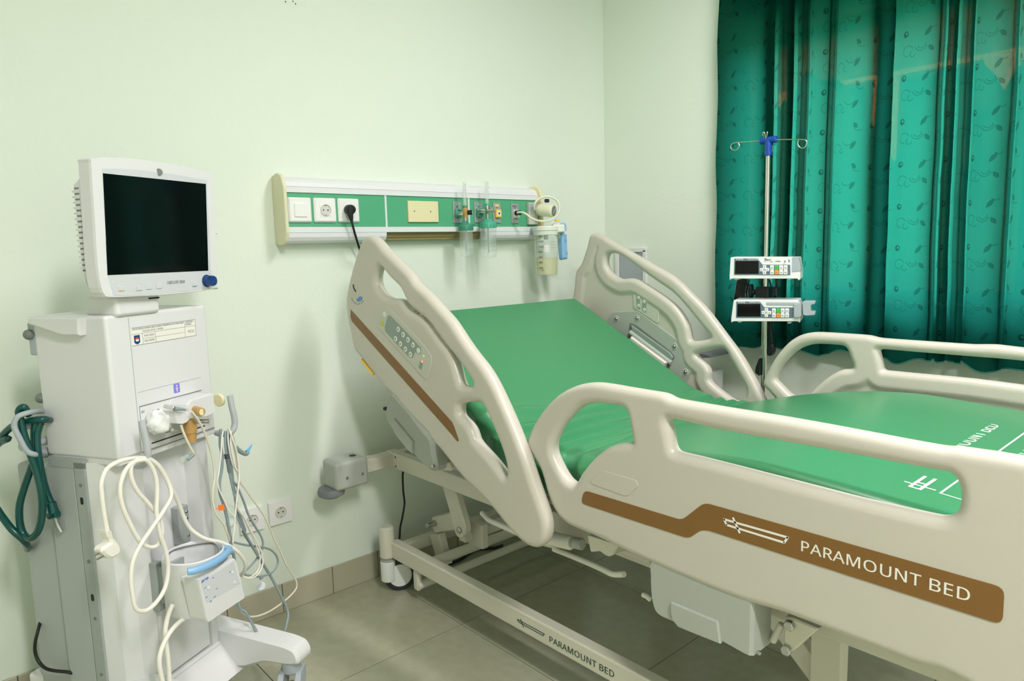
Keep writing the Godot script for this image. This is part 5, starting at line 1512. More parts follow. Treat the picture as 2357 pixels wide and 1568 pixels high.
	var j := thing("suction_jar", "clear suction jar with yellowish fluid and printed scale below the vacuum gauge", "suction jar", Vector3(jx, y0, jz))
	var R := 0.052
	var at := Transform3D(Basis(), Vector3(jx, 0, jz))
	var js := MB.new()
	js.lathe(p2([0, y0, R * 0.9, y0, R * 0.94, y0 + 0.004, R * 0.95, y0 + 0.012, R, y1]), at, 36)
	obj("jar", js, M.clear_jar, j)
	var fs := MB.new()
	fs.lathe(p2([0, y0 + 0.005, R * 0.9, y0 + 0.006, R * 0.93, yf, 0, yf]), at, 36)
	obj("fluid", fs, M.fluid, j)
	var ls := MB.new()
	ls.lathe(p2([0, y1, R + 0.002, y1, R + 0.004, y1 + 0.018, R + 0.007, y1 + 0.019, R + 0.007, y1 + 0.034, R + 0.003, y1 + 0.038, 0, y1 + 0.039]), at, 36)
	obj("lid", ls, M.jar_lid, j)
	var rt := Vector3(0.748, 0, 0.664)
	var TB := Basis(rt, Vector3.UP, rt.cross(Vector3.UP))
	obj("lid_bridge", box(Vector3(0.055, 0.026, 0), Vector3(0.056, 0.036, 0.05), 0.008, 3, Transform3D(TB, Vector3(jx, y1, jz))), M.jar_lid, j)
	obj("inlet_port", rod(Vector3(-0.6011, 1.3974, 0.16), Vector3(-0.6009, 1.4052, 0.16), 0.0065, 12, 0.001), M.outlet_yellow, j)
	obj("inlet_port", rod(Vector3(-0.5246, 1.415, 0.16), Vector3(-0.5029, 1.413, 0.17), 0.004, 12, 0.001), M.outlet_yellow, j)
	obj("float_stem", rod(Vector3(jx, y1 - 0.02, jz), Vector3(jx, y1 + 0.002, jz), 0.010, 16, 0.002), M.pump_grey, j)
	var flt := MB.new()
	flt.lathe(p2([0, 0, 0.0165, 0, 0.0165, 0.024, 0.014, 0.033, 0.005, 0.037, 0.004, 0.046, 0, 0.046]), Transform3D(Basis(), Vector3(jx, 1.2764, jz)), 20)
	obj("float_valve", flt, M.filter_white, j)
	obj("handle_neck", plate(smooth2(p2([-0.5397, 1.3987, -0.4894, 1.402, -0.4853, 1.3797, -0.4956, 1.3031, -0.491, 1.2484, -0.4795, 1.2432, -0.4957, 1.2453, -0.5034, 1.3032, -0.5072, 1.3352, -0.5228, 1.3528, -0.5409, 1.3546]), 2), Transform3D(Basis(), Vector3(0, 0, 0.155)), 0.022, 0.003), M.jar_lid, j)
	var hb := obj("handle", plate(smooth2(p2([-0.5092, 1.376, -0.5072, 1.3981, -0.5002, 1.4045, -0.4841, 1.4039, -0.4764, 1.395, -0.4751, 1.3759, -0.4711, 1.2702, -0.4706, 1.2493, -0.4764, 1.243, -0.4973, 1.2443, -0.5041, 1.2503]), 2), Transform3D(Basis(), Vector3(0, 0, 0.163)), 0.026, 0.006), M.sky_blue, j, "light blue handle")
	obj("handle_switch", box(Vector3(-0.49, 1.3592, 0.191), Vector3(0.009, 0.016, 0.006), 0.002, 2), M.print_white, hb)
	var q1 := MB.new()
	q1.tube(curve(p3([-0.492, 1.3297, 0.1895, -0.4828, 1.328, 0.1895, -0.4829, 1.3216, 0.1895, -0.4895, 1.3192, 0.1895, -0.4916, 1.3249, 0.1895]), 3), 0.0008, 6)
	q1.tube(curve(p3([-0.478, 1.2752, 0.1895, -0.4768, 1.2671, 0.1895, -0.4829, 1.2647, 0.1895, -0.487, 1.269, 0.1895]), 3), 0.0008, 6)
	obj("pen_mark", q1, M.print_blue, hb)
	# the scale, printed round the wall of the jar
	var n := ["1400", "1200", "1000", "800", "600", "400", "200"]
	var ys := [1.3439, 1.3229, 1.3, 1.2781, 1.2548, 1.2321, 1.2082]
	var on := func(deg: float, y: float) -> Transform3D:
		var a := deg_to_rad(deg)
		var nn := Vector3(sin(a), 0, cos(a))
		return Transform3D(Basis(Vector3(cos(a), 0, -sin(a)), Vector3.UP, nn), Vector3(jx, y, jz) + nn * (lerpf(R * 0.95, R, (y - y0) / (y1 - y0)) + 0.0003))
	for k in 7:
		obj("scale_mark", box(Vector3.ZERO, Vector3(0.011, 0.0012, 0.0006), 0.0001, 1, on.call(-98.0, ys[k])), M.print_green, j)
		obj("scale_mark", box(Vector3.ZERO, Vector3(0.007, 0.0010, 0.0006), 0.0001, 1, on.call(-97.0, ys[k] - 0.009)), M.print_green, j)
		var tx: Transform3D = on.call(-76.0, ys[k] - 0.0037)
		words(n[k], 0.0078, M.print_green, tx.translated_local(Vector3(-0.008, 0, 0.0005)), j, 1.15, "lettering", 0.0003)
	words("ml", 0.006, M.print_green, on.call(-72.0, ys[6] - 0.012), j, 1.2, "lettering", 0.0003)
	for k in 3:
		obj("printed_line", box(Vector3.ZERO, Vector3(0.022, 0.0008, 0.0006), 0.0001, 1, on.call(-8.0, ys[1] - 0.002 - 0.013 * k)), M.print_green, j)
	obj("jar_bracket", bx(jx - 0.02, jx + 0.02, y1 + 0.004, y1 + 0.034, 0.069, jz - 0.045, 0.003), M.pump_grey, j)

# ------------------------------------------------------------------ drip stand and pumps
func pole_and_pumps() -> void:
	var px := -0.265
	var pz := 1.030
	var t := thing("drip_stand", "chrome drip stand with blue head and wire hooks in front of the curtain", "drip stand", Vector3(px, 0, pz))
	obj("pole", rod(Vector3(px, 1.05, pz), Vector3(px, 1.63, pz), 0.0085, 18), M.chrome, t, "upper pole")
	obj("pole", rod(Vector3(px, 0.09, pz), Vector3(px, 1.10, pz), 0.0118, 18), M.chrome, t, "lower pole")
	var hd := MB.new()
	hd.cyl(Vector3(px, 1.615, pz), Vector3(px, 1.675, pz), 0.0135, 18, 0.002)
	hd.cyl(Vector3(px, 1.672, pz - 0.032), Vector3(px, 1.672, pz + 0.032), 0.0125, 18, 0.002)
	obj("hook_head", hd, M.blue_clamp, t, "blue hook head")
	obj("hook", cord([-0.265, 1.6734, 1.0016, -0.265, 1.6764, 0.9629, -0.265, 1.6787, 0.9087, -0.265, 1.6669, 0.9104, -0.265, 1.6532, 0.9003, -0.265, 1.6531, 0.8848, -0.265, 1.6635, 0.8734, -0.265, 1.676, 0.8777, -0.265, 1.6805, 0.894, -0.265, 1.679, 0.9109], 0.0022, 5, 8), M.chrome, t)
	obj("hook", cord([-0.265, 1.6701, 1.0565, -0.265, 1.6658, 1.1, -0.265, 1.6583, 1.1585, -0.265, 1.6527, 1.1745, -0.265, 1.6404, 1.1774, -0.265, 1.6288, 1.1688, -0.265, 1.6291, 1.1561, -0.265, 1.6382, 1.1462, -0.265, 1.6493, 1.144, -0.265, 1.6586, 1.147], 0.0022, 5, 8), M.chrome, t)
	obj("hook", cord([-0.285, 1.6757, 1.0298, -0.3, 1.684, 1.0283, -0.31, 1.6943, 1.0322, -0.315, 1.6954, 1.039, -0.312, 1.6874, 1.0416, -0.3, 1.6745, 1.0394, -0.312, 1.6863, 1.0497, -0.315, 1.6924, 1.0526, -0.31, 1.6946, 1.0485, -0.29, 1.6775, 1.0366], 0.0022, 4, 8), M.chrome, t)
	obj("hook", cord([-0.25, 1.6528, 1.0353, -0.245, 1.6466, 1.0376, -0.24, 1.638, 1.0337, -0.24, 1.6322, 1.0297, -0.24, 1.6388, 1.0268], 0.0022, 4, 8), M.chrome, t)
	for k in 5:
		var a := TAU * k / 5 + 0.3
		var d := Vector3(cos(a), 0, sin(a))
		var lg := obj("leg", rod(Vector3(px, 0.10, pz), Vector3(px, 0.075, pz) + d * 0.24, 0.011, 14, 0.002), M.chrome, t)
		var w := MB.new()
		w.ball(Vector3(px, 0.027, pz) + d * 0.235, 0.026, Vector3.ONE, 14)
		obj("castor", w, M.rubber, lg)
		obj("castor_stem", rod(Vector3(px, 0.04, pz) + d * 0.235, Vector3(px, 0.085, pz) + d * 0.235, 0.006, 10), M.steel, lg)
	# black clamp between the pumps
	var cl := obj("clamp", box(Vector3(px - 0.005, 1.0992, pz), Vector3(0.05, 0.055, 0.055), 0.006, 3), M.black_plastic, t, "black pole clamp")
	var kb := MB.new()
	kb.cyl(Vector3(-0.28, 1.1072, 0.9929), Vector3(-0.28, 1.1078, 1.0143), 0.008, 14, 0.001)
	obj("clamp_knob", kb, M.black_plastic, cl)
	obj("clamp_wing", plate(smooth2(p2([0.9728, 1.1346, 0.9815, 1.1335, 0.9847, 1.117, 0.9935, 1.1125, 0.9937, 1.0993, 0.9838, 1.0924, 0.9811, 1.0803, 0.9738, 1.0787, 0.9691, 1.0999, 0.9695, 1.1199]), 2), Transform3D(XL, Vector3(-0.27, 0, 0)), 0.022, 0.004), M.black_plastic, cl)
	obj("clamp_block", plate(p2([1.07, 1.1256, 1.0871, 1.126, 1.0879, 1.0937, 1.0686, 1.0931]), Transform3D(XL, Vector3(-0.26, 0, 0)), 0.03, 0.003), M.black_plastic, cl)
	obj("cable", cord([-0.27, 1.1575, 1.0756, -0.27, 1.1219, 1.0765, -0.27, 1.0959, 1.0743, -0.27, 1.0792, 1.0636], 0.004, 4, 8), M.black_plastic, cl)
	obj("cable", cord([-0.25, 1.1527, 1.0359, -0.25, 1.1265, 1.0435, -0.25, 1.1003, 1.0454, -0.25, 1.0738, 1.0411], 0.0035, 4, 8), M.black_plastic, cl)
	obj("cable", cord([-0.25, 1.1522, 1.0061, -0.25, 1.1323, 1.0051, -0.25, 1.1124, 1.0069], 0.0035, 4, 8), M.black_plastic, cl)
	var sv := thing("black_strap", "glossy black carrying strap behind the two pumps on the drip stand", "strap", Vector3(-0.29, 1.07, 0.86))
	obj("strap", plate(smooth2(p2([0.9283, 1.1535, 0.9752, 1.1542, 0.9699, 1.1277, 0.966, 1.1011, 0.965, 1.0731, 0.9147, 1.0712, 0.9165, 1.0996, 0.9213, 1.1266]), 2), Transform3D(XL, Vector3(-0.288, 0, 0)), 0.012, 0.004), mat("strap_black", c8(10, 12, 14), 0.18), sv)
	var bp := thing("black_plug", "black cable plug hanging beside the lower pole of the drip stand", "plug", Vector3(-0.245, 0.72, 1.07))
	obj("plug", plate(smooth2(p2([1.0349, 0.9062, 1.0597, 0.9082, 1.0605, 0.8748, 1.0502, 0.8591, 1.0395, 0.8594, 1.0334, 0.8791]), 2), Transform3D(XL, Vector3(-0.235, 0, 0)), 0.025, 0.006), M.black_plastic, bp)
	obj("cord", cord([-0.245, 0.9903, 1.0402, -0.245, 0.9671, 1.0429, -0.245, 0.934, 1.0464, -0.245, 0.9006, 1.0479], 0.0075, 4, 10), M.black_plastic, bp)
	var bq := thing("black_holder", "small black holder low on the drip stand pole", "holder", Vector3(-0.275, 0.65, 1.0))
	obj("holder", plate(smooth2(p2([1.0231, 0.85, 1.0162, 0.8344, 1.0079, 0.8133, 1.0069, 0.7928, 1.0157, 0.787, 1.0258, 0.7854]), 2), Transform3D(XL, Vector3(-0.272, 0, 0)), 0.02, 0.004), M.black_plastic, bq)
	pump("upper infusion pump with handwriting on its top edge on the drip stand", 0, [0.9729, 1.2436, 1.2069, 1.2393, 1.2148, 1.1918, 1.2155, 1.1632, 1.2089, 1.1553, 1.2064, 1.1632, 0.9764, 1.1644, 0.9703, 1.1574, 0.97, 1.1771], [0.9875, 1.239, 1.0689, 1.2375, 1.086, 1.2149, 1.1803, 1.2136, 1.1817, 1.177, 0.9865, 1.1784], [0.9913, 1.2295, 1.0727, 1.2282, 1.0735, 1.1821, 0.9907, 1.1828], [1.0934, 1.1962], [1.1191, 1.204, 1.1349, 1.2038, 1.15, 1.2036, 1.165, 1.2035, 1.1195, 1.1873, 1.1352, 1.1872, 1.1504, 1.187, 1.1654, 1.1869], [1.1852, 1.2397, 1.208, 1.2393, 1.2155, 1.21, 1.2171, 1.1906, 1.1853, 1.1872])
	pump("lower infusion pump with a grey syringe drive at its right end", 1, [0.986, 1.0847, 1.2105, 1.0866, 1.2182, 1.0497, 1.2191, 1.0126, 1.2159, 1.0039, 1.2123, 1.01, 0.9859, 1.0051, 0.9785, 0.9997, 0.9777, 1.0139], [0.9964, 1.0799, 1.0794, 1.0807, 1.0959, 1.0595, 1.1941, 1.0607, 1.195, 1.023, 0.996, 1.0191], [1.0009, 1.071, 1.0814, 1.0719, 1.0834, 1.0259, 1.0003, 1.0243], [1.1028, 1.0401], [1.1287, 1.048, 1.1439, 1.0482, 1.1585, 1.0484, 1.1736, 1.0487, 1.129, 1.0311, 1.1443, 1.0314, 1.1589, 1.0316, 1.174, 1.0319], [1.1962, 1.0731, 1.2178, 1.077, 1.2225, 1.0722, 1.2235, 1.0315, 1.2168, 1.0252, 1.1972, 1.0261])

func pump(label: String, kind: int, body: Array, face: Array, scr: Array, pad: Array, keys: Array, side: Array) -> void:
	var b := p2(body)
	var mid := Vector2.ZERO
	for q in b:
		mid += q / b.size()
	var t := thing("infusion_pump", label, "pump", Vector3(-0.40, mid.y - 0.05, 1.05), 0.0, "infusion pumps on the drip stand")
	t.rotation.y = deg_to_rad(22.0)
	obj("pump_body", plate(rounded(b, 0.003), Transform3D(XL, Vector3(-0.29, 0, 0)), 0.12, 0.005), M.pump_white, t)
	var f := obj("front_panel", plate(rounded(p2(face), 0.002), Transform3D(XL, Vector3(-0.4095, 0, 0)), 0.0022, 0.0006), M.pump_slate, t)
	obj("screen", plate(p2(scr), Transform3D(XL, Vector3(-0.4115, 0, 0)), 0.0012), M.screen, f)
	var s0 := p2(scr)
	var w := words("mindray", 0.0075, M.print_white, Transform3D(XL, Vector3(-0.4119, s0[0].y + 0.003, s0[0].x + 0.001)), f)
	fit(w, 0.026)
	var w2 := words("BeneFusion SP3 Ex" if kind else "BeneFusion VP3 Ex", 0.005, M.print_white, Transform3D(XL, Vector3(-0.4119, s0[1].y + 0.0035, s0[1].x - 0.038)), f)
	fit(w2, 0.037)
	var c := p2(pad)[0]
	var cross := MB.new()
	cross.rbox(Vector3(-0.4125, c.y, c.x), Vector3(0.004, 0.0125, 0.033), 0.0018, 2)
	cross.rbox(Vector3(-0.4125, c.y, c.x), Vector3(0.004, 0.033, 0.0125), 0.0018, 2)
	var pd := obj("direction_pad", cross, M.pump_white, f)
	for d in [Vector2(0.0105, 0), Vector2(-0.0105, 0), Vector2(0, 0.0105), Vector2(0, -0.0105)]:
		obj("key_mark", box(Vector3(-0.4146, c.y + d.y, c.x + d.x), Vector3(0.0006, 0.0028, 0.0028), 0.0002, 1), M.print_black, f)
	var k := p2(keys)
	for i in k.size():
		var m: Material = M.button_green if i == 1 else M.button_orange if i == 5 else M.pump_white
		obj("key", box(Vector3(-0.4125, k[i].y, k[i].x), Vector3(0.004, 0.0165, 0.0135), 0.002, 2), m, f)
		obj("key_mark", box(Vector3(-0.4146, k[i].y - 0.001, k[i].x), Vector3(0.0005, 0.003, 0.006), 0.0001, 1), M.print_grey, f)
	if kind == 0:
		obj("door_latch", plate(rounded(p2(side), 0.004), Transform3D(XL, Vector3(-0.36, 0, 0)), 0.052, 0.004), M.pump_grey, t)
		var pen := MB.new()
		for st in [[-0.4112, 1.237, 1.0942, -0.4112, 1.2315, 1.0949, -0.4112, 1.224, 1.0956], [-0.4112, 1.2364, 1.0936, -0.4112, 1.237, 1.0983, -0.4112, 1.2332, 1.0996, -0.4112, 1.2315, 1.0949], [-0.4112, 1.2276, 1.102, -0.4112, 1.2351, 1.1013], [-0.4112, 1.2356, 1.1072, -0.4112, 1.2326, 1.1037, -0.4112, 1.2288, 1.1079], [-0.4112, 1.2355, 1.1101, -0.4112, 1.23, 1.1108, -0.4112, 1.2299, 1.1143, -0.4112, 1.2355, 1.1148], [-0.4112, 1.225, 1.1138, -0.4112, 1.2249, 1.1191], [-0.4112, 1.2272, 1.1307, -0.4112, 1.2263, 1.147], [-0.4112, 1.232, 1.174, -0.4112, 1.2313, 1.1781, -0.4112, 1.2283, 1.1753, -0.4112, 1.2258, 1.1788, -0.4112, 1.2234, 1.1742]]:
			pen.tube(p3(st), 0.0007, 6)
		obj("handwriting", pen, M.print_black, t, "handwritten PICU 2 and 3")
		obj("warning_mark", box(Vector3(-0.4152, k[3].y + 0.022, k[3].x - 0.002), Vector3(0.001, 0.007, 0.004), 0.0003, 1), M.print_grey, t)
	else:
		var sp := p2(side)
		obj("syringe_clamp", plate(rounded(sp, 0.003), Transform3D(XL, Vector3(-0.37, 0, 0)), 0.055, 0.005), M.pump_grey, t)
		obj("syringe_shelf", box(Vector3(-0.40, b[0].y - 0.012, (b[0].x + b[1].x) / 2 + 0.06), Vector3(0.022, 0.018, 0.12), 0.006, 3), M.pump_grey, t)
		obj("drive_rod", rod(Vector3(-0.40, sp[0].y - 0.02, sp[1].x), Vector3(-0.40, sp[0].y - 0.02, sp[1].x + 0.03), 0.007, 14), M.steel, t)
		var dh := MB.new()
		dh.prism(rounded(p2([1.2235, 1.0809, 1.2337, 1.0835, 1.2663, 1.0838, 1.2666, 1.074, 1.2532, 1.0714, 1.2538, 1.0494, 1.2673, 1.0472, 1.2676, 1.035, 1.2378, 1.032, 1.2269, 1.0355]), 0.003), Transform3D(XL, Vector3(-0.37, 0, 0)), 0.055, 0.005)
		obj("drive_head", dh, M.pump_grey, t, "grey syringe drive head")
	for z in [b[0].x + 0.02, b[1].x - 0.03]:
		obj("foot_rib", box(Vector3(-0.35, b[6].y - 0.002, z), Vector3(0.09, 0.006, 0.012), 0.001, 1), M.pump_white, t)
	obj("pole_mount", box(Vector3(-0.283, mid.y, 1.075), Vector3(0.016, 0.04, 0.05), 0.004, 2), M.black_plastic, t)

# ------------------------------------------------------------------ the curtain
func curtain() -> void:
	var tex := curtain_cloth()
	var cm := mat("curtain_cloth", Color.WHITE, 0.5)
	cm.albedo_texture = ImageTexture.create_from_image(tex[0])
	cm.normal_enabled = true
	cm.normal_texture = ImageTexture.create_from_image(tex[1])
	cm.normal_scale = 0.9
	cm.backlight_enabled = true
	cm.backlight = Color(1.35, 1.35, 1.35)
	cm.cull_mode = BaseMaterial3D.CULL_DISABLED
	cm.transparency = BaseMaterial3D.TRANSPARENCY_ALPHA
	cm.albedo_color = Color(1, 1, 1, 1.0)
	# the folds in plan: flats that bulge a little, and bands where the cloth doubles back behind itself
	var bands := [[0.9209, 0.9516], [0.9893, 1.0291], [1.0653, 1.0785], [1.1715, 1.1829], [1.3272, 1.3929], [1.5392, 1.5534], [1.5709, 1.5939], [1.623, 1.6422], [1.7452, 1.7596]]
	var start := 0.6835
	var wz: float = bands[bands.size() - 1][1]
	for k in 10:
		bands.append([wz + 0.10 + 0.115 * k, wz + 0.125 + 0.02 * (k % 3) + 0.115 * k])
	var plan := PackedVector2Array([Vector2(start, -0.05), Vector2(start + 0.012, -0.075)])
	var from: float = start + 0.02
	for q: Array in bands:
		var a: float = q[0]
		var e: float = q[1]
		var wd: float = e - a
		plan.append(Vector2(lerpf(from, a, 0.25), -0.085))
		plan.append(Vector2(lerpf(from, a, 0.6), -0.092))
		plan.append(Vector2(a, -0.098))
		plan.append(Vector2(lerpf(a, e, 0.5), -0.112 - wd * 0.25))
		plan.append(Vector2(e - 0.002, -0.104))
		plan.append(Vector2(e, -0.088))
		plan.append(Vector2(lerpf(a, e, 0.5), -0.070))
		plan.append(Vector2(a + 0.002, -0.062))
		plan.append(Vector2(a + 0.003, -0.048))
		plan.append(Vector2(lerpf(a, e, 0.6), -0.046))
		plan.append(Vector2(e + 0.004, -0.062))
		from = e + 0.006
	plan.append(Vector2(from + 0.05, -0.08))
	var n := 640
	var rows := 56
	var line := PackedVector2Array()
	var m := plan.size()
	var per := 4
	for i in m - 1:
		var pre := plan[maxi(i - 1, 0)]
		var post := plan[mini(i + 2, m - 1)]
		for k in per:
			line.append(plan[i].cubic_interpolate(plan[i + 1], pre, post, float(k) / per))
	line.append(plan[m - 1])
	n = line.size()
	var arc := PackedFloat32Array([0.0])
	for i in range(1, n):
		arc.append(arc[i - 1] + line[i].distance_to(line[i - 1]))
	var p := PackedVector3Array()
	var uv := PackedVector2Array()
	var nz := FastNoiseLite.new()
	nz.seed = 11
	nz.frequency = 1.6
	for j in rows:
		var f := float(j) / (rows - 1)
		for i in n:
			var hem := 0.862 + 0.012 * sin(line[i].x * 21.0) + 0.006 * sin(line[i].x * 47.0)
			var y := lerpf(hem, 2.74, f)
			var low := smoothstep(1.25, 0.86, y)
			var dz := 0.007 * nz.get_noise_2d(line[i].x * 1.3, y * 0.7) + 0.006 * (1.41 - y) * sin(line[i].x * 5.0)
			if i < 8:
				dz += 0.005 * sin(y * 14.0) * (1.0 - i / 8.0) - 0.01 * low * (1.0 - i / 8.0)
			var dx := (0.010 * low + 0.003) * nz.get_noise_2d(line[i].x * 5.0, y * 1.4 + 40.0)
			p.append(Vector3(minf(-0.012, line[i].y + dx), y, line[i].x + dz))
			uv.append(Vector2(arc[i] / 0.29, y / 0.145))
	var b := MB.new()
	b.grid(p, n, rows, false, uv)
	# turned so that the room side is the outside
	var t := thing("curtain", "teal green patterned curtain hanging in folds before the sunlit window", "curtain", Vector3(-0.08, 0.862, 1.7))
	obj("cloth", b, cm, t)
	var hemb := MB.new()
	var hp := PackedVector3Array()
	for i in n:
		hp.append(p[i] + Vector3(0, 0.002, 0))
	hemb.tube(hp, 0.0022, 6)
	obj("hem", hemb, mat("hem_cloth", c8(14, 104, 92), 0.6), t)
	var rt := thing("curtain_rail", "white curtain rail above the window", "rail", Vector3(-0.08, 2.76, 1.7))
	obj("rail", bx(-0.095, -0.065, 2.745, 2.775, 0.62, 3.1, 0.003), M.frame_white, rt)
	for z in [0.75, 1.9, 2.95]:
		obj("bracket", bx(-0.07, -0.0005, 2.752, 2.768, z - 0.01, z + 0.01, 0.002), M.frame_white, rt)

func curtain_cloth() -> Array:
	# woven cloth with an embossed repeat of leaves, rings and curls: 0.29 m by 0.145 m
	var w := 512
	var h := 256
	var im := Image.create(w, h, false, Image.FORMAT_RGBA8)
	var hm := Image.create(w, h, false, Image.FORMAT_RGBA8)
	var rng := RandomNumberGenerator.new()
	rng.seed = 5
	var curls := []      # centre, radius, start angle, sweep
	for q in [[0.13, 0.30, 0.050, 0.3, 4.6], [0.20, 0.22, 0.028, 2.0, 4.2], [0.30, 0.40, 0.060, 3.3, 2.6], [0.30, 0.40, 0.036, 3.3, 3.2], [0.62, 0.25, 0.050, 0.2, 4.4], [0.70, 0.18, 0.022, 1.0, 5.0], [0.80, 0.45, 0.060, 3.4, 2.5], [0.93, 0.75, 0.05, 2.9, 2.4], [0.42, 0.82, 0.040, 3.6, 2.0], [0.55, 0.70, 0.03, 1.5, 4.0]]:
		curls.append(q)
	var base := c8(15, 105, 92)
	for j in h:
		for i in w:
			var u := float(i) / w
			var v := float(j) / h
			var emb := 0.0
			var dark := 0.0
			for q in curls:
				var dx: float = u - q[0]
				var dy: float = (v - q[1]) * 0.5
				dx -= roundf(dx)
				dy -= 0.5 * roundf(dy * 2.0)
				var r := sqrt(dx * dx + dy * dy)
				var a := fposmod(atan2(dy, dx) - float(q[3]), TAU)
				if a < q[4]:
					var e := absf(r - 1.35 * float(q[2]) * (1.0 - 0.25 * a / float(q[4])))
					if e < 0.006:
						emb = maxf(emb, 1.0 - e / 0.006)
			# a leaf, a bud and an off-centre ring
			for q in [[0.36, 0.66, 0.9, 0.045, 0.016], [0.86, 0.30, 0.9, 0.045, 0.016], [0.40, 0.28, -0.9, 0.034, 0.016], [0.88, 0.78, -0.95, 0.034, 0.015]]:
				var dx: float = u - q[0]
				var dy: float = (v - q[1]) * 0.5
				var ca := cos(q[2])
				var sa := sin(q[2])
				var a: float = (dx * ca + dy * sa) / (1.35 * q[3])
				var b: float = (-dx * sa + dy * ca) / (1.35 * q[4] * maxf(0.05, 1.0 - a * a))
				if absf(a) < 1.0 and absf(b) < 1.0:
					dark = maxf(dark, 0.55 if absf(b) > 0.4 else 0.3)
					emb = maxf(emb, 1.0 if absf(b) > 0.75 or absf(b) < 0.12 else 0.2)
			var ox: float = u - 0.10
			var oy: float = (v - 0.70) * 0.5
			var ro := sqrt(ox * ox + oy * oy)
			var ri := sqrt((ox - 0.008) * (ox - 0.008) + (oy - 0.006) * (oy - 0.006))
			if ro < 0.036 and ri > 0.016:
				dark = 1.0
			var weave := 0.5 + 0.25 * sin(i * 1.9) * cos(j * 1.7) + rng.randf_range(-0.35, 0.35)
			var c := base.lerp(base.darkened(0.5), dark * 0.75)
			c = c.darkened(0.3 * emb)
			c = c.lerp(c.lightened(0.16), clampf(weave, 0.0, 1.0) * 0.5)
			c.a = 1.0 - 0.09 * clampf((weave - 0.55) * 2.0, 0.0, 1.0) * (1.0 - 0.8 * maxf(dark, emb))
			im.set_pixel(i, j, c)
			var g := clampf(0.4 + 0.45 * emb - 0.2 * dark + 0.10 * (weave - 0.5), 0.0, 1.0)
			hm.set_pixel(i, j, Color(g, g, g))
	hm.bump_map_to_normal_map(6.0)
	return [im, hm]

# ------------------------------------------------------------------ cables
func cart_thing(called: String, label: String, category: String, group := "") -> Node3D:
	return thing(called, label, category, Vector3(-2.4024, 0, 0.5876), deg_to_rad(29.19), group)

